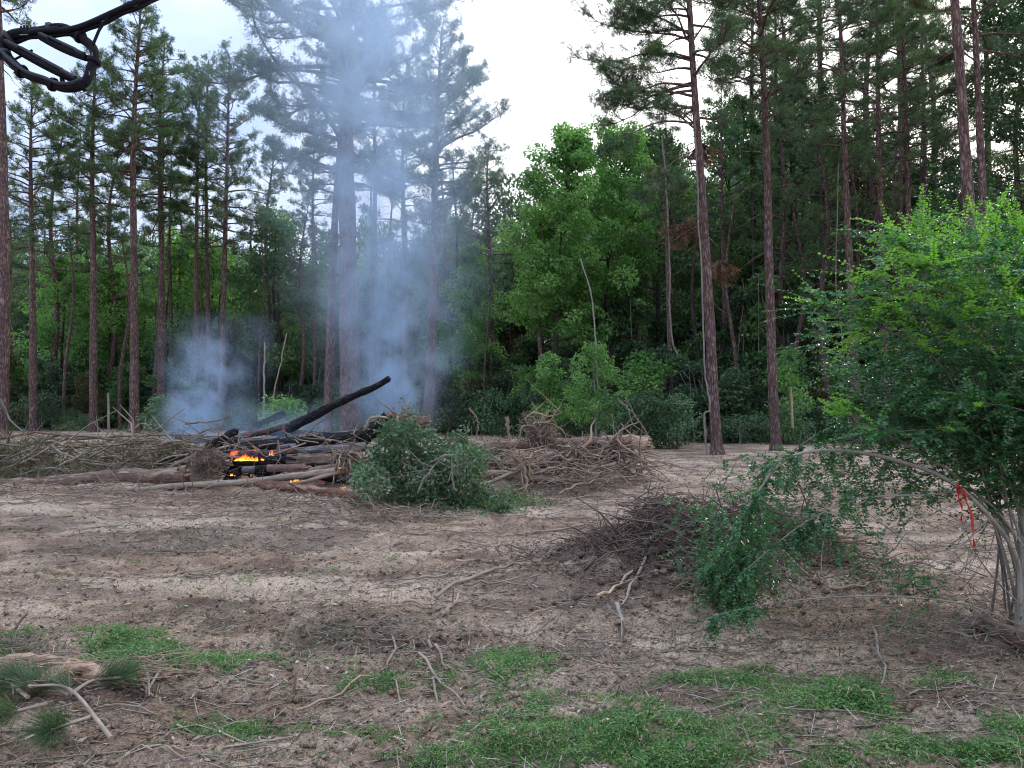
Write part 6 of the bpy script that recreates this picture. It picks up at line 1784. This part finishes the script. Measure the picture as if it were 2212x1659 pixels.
def smoke_mat(name, fn, color=(0.63, 0.80, 1.0), step=0.35):
    m, t, o = new_mat(name)
    pos = t.nodes.new('ShaderNodeNewGeometry').outputs['Position']
    sx = t.nodes.new('ShaderNodeSeparateXYZ'); t.links.new(pos, sx.inputs[0])
    x, y, z = (X(t, sx.outputs[k]) for k in range(3))
    wc = noise(t, pos, 0.62, 4, 0.6, 'Color')
    wx = t.nodes.new('ShaderNodeSeparateXYZ'); t.links.new(wc, wx.inputs[0])
    wa, wb = X(t, wx.outputs[0]) - 0.5, X(t, wx.outputs[1]) - 0.5
    n1 = X(t, noise(t, mapping(t, pos, (1, 1, 0.8)), 1.0, 6, 0.62))
    n2 = X(t, noise(t, mapping(t, pos, (1, 1, 0.9)), 2.6, 4, 0.65))
    den = fn(x, y, z, wa, wb, n1, n2)
    p = t.nodes.new('ShaderNodeVolumePrincipled')
    p.inputs['Color'].default_value = (*color, 1)
    p.inputs['Anisotropy'].default_value = 0.45
    t.links.new(den.s, p.inputs['Density'])
    t.links.new(p.outputs[0], o.inputs['Volume'])
    m.cycles.volume_step_rate = step
    return m

def domain(name, prof, mat, label, sy=1.0):
    """closed ring-profile mesh: prof = (z, cx, cy, r)"""
    mb = MB(); sd = 20; a = np.linspace(0, 2 * pi, sd, endpoint=False)
    V = np.array([[(cx + r * cos(q), cy + r * sy * sin(q), z) for q in a] for (z, cx, cy, r) in prof])
    n = len(prof); idx = np.arange(n * sd).reshape(n, sd)
    F = np.stack([idx[:-1], np.roll(idx, -1, 1)[:-1], np.roll(idx, -1, 1)[1:], idx[1:]], -1).reshape(-1, 4)
    mb.V.append(V.reshape(-1, 3)); mb.n = n * sd; mb.var.append(np.zeros(n * sd)); mb.bk.append(V.reshape(-1, 3)); mb.F.append((F, 0))
    mb.F.append((idx[0][::-1].reshape(1, -1), 0)); mb.F.append((idx[-1].reshape(1, -1), 0))
    o = mb.build(name, mat); tag(o, label, 'smoke', kind='stuff')
    return o

def plume_main(x, y, z, wa, wb, n1, n2):
    h = (z - 0.9).mx(0.0)
    cx = -2.65 + h * -0.075 + wa * (1.5 + h * 0.30)
    cy = 17.6 + h * 0.12 + wb * (0.9 + h * 0.1)
    R = 0.56 + h * 0.165
    g = (0.0 - (((x - cx) / R).pw(2.0) + ((y - cy) / R).pw(2.0))).exp()
    R2 = 1.0 + h * 0.24
    g2 = (0.0 - (((x - cx + 0.2) / R2).pw(2.0) + ((y - cy) / R2).pw(2.0))).exp()
    tex = ((n1 * 0.55 + n2 * 0.45 - 0.43) * 6.0).clamp()
    low = ((z - 0.9) * 1.2).clamp()
    top = ((20.0 - z) * 0.25).clamp()
    return (g * tex * (5.5 / (1.0 + h * 1.05)) + g2 * (0.015 + 0.22 * (n1 - 0.36).clamp()) * (h * 0.30).clamp() * 1.0 * (1.0 / (1.0 + h * 0.04))) * low * top

def plume_left(x, y, z, wa, wb, n1, n2):
    h = (z - 1.0).mx(0.0)
    cx = -7.0 + h * 0.16 + wa * (1.0 + 0.55 * h)
    R = 0.46 + 0.10 * h
    g = (0.0 - (((x - cx) / R).pw(2.0) + ((y - 17.0) / (R * 0.9)).pw(2.0))).exp()
    tex = ((n1 * 0.45 + n2 * 0.55 - 0.44) * 6.5).clamp()
    low = ((z - 0.55) * 1.6).clamp(); top = ((3.7 - z) * 0.5).clamp()
    return g * tex * low * top * 3.4

def plume_low(x, y, z, wa, wb, n1, n2):
    g = (0.0 - (((x + 5.2) / 1.9).pw(2.0) + ((y - 16.8) / 0.8).pw(2.0) + ((z - 0.95 - wa * 0.4) / 0.42).pw(2.0))).exp()
    tex = ((n1 * 0.4 + n2 * 0.6 - 0.44) * 4.5).clamp()
    return g * tex * 1.6

domain('smoke_plume', [(0.7, -2.7, 17.6, 1.3), (3, -2.9, 17.8, 2.4), (8, -3.4, 18.5, 4.6), (14, -4.0, 19.2, 6.6), (20, -4.4, 19.9, 8.6)],
       smoke_mat('blue_wood_smoke', plume_main), 'tall blue-grey smoke column rising from the burning logs', 0.75)
domain('smoke_plume', [(0.45, -7.1, 17.0, 1.1), (1.6, -7.0, 17.0, 1.3), (3.0, -6.5, 17.0, 1.6), (4.4, -6.0, 17.0, 1.7)],
       smoke_mat('thin_blue_smoke', plume_left), 'smaller smoke wisp rising at the left end of the fire', 0.8)
domain('smoke_plume', [(0.1, -5.2, 16.8, 2.6), (2.2, -5.2, 16.8, 2.8)],
       smoke_mat('low_blue_smoke', plume_low), 'low drifting smoke over the charred logs', 0.5)
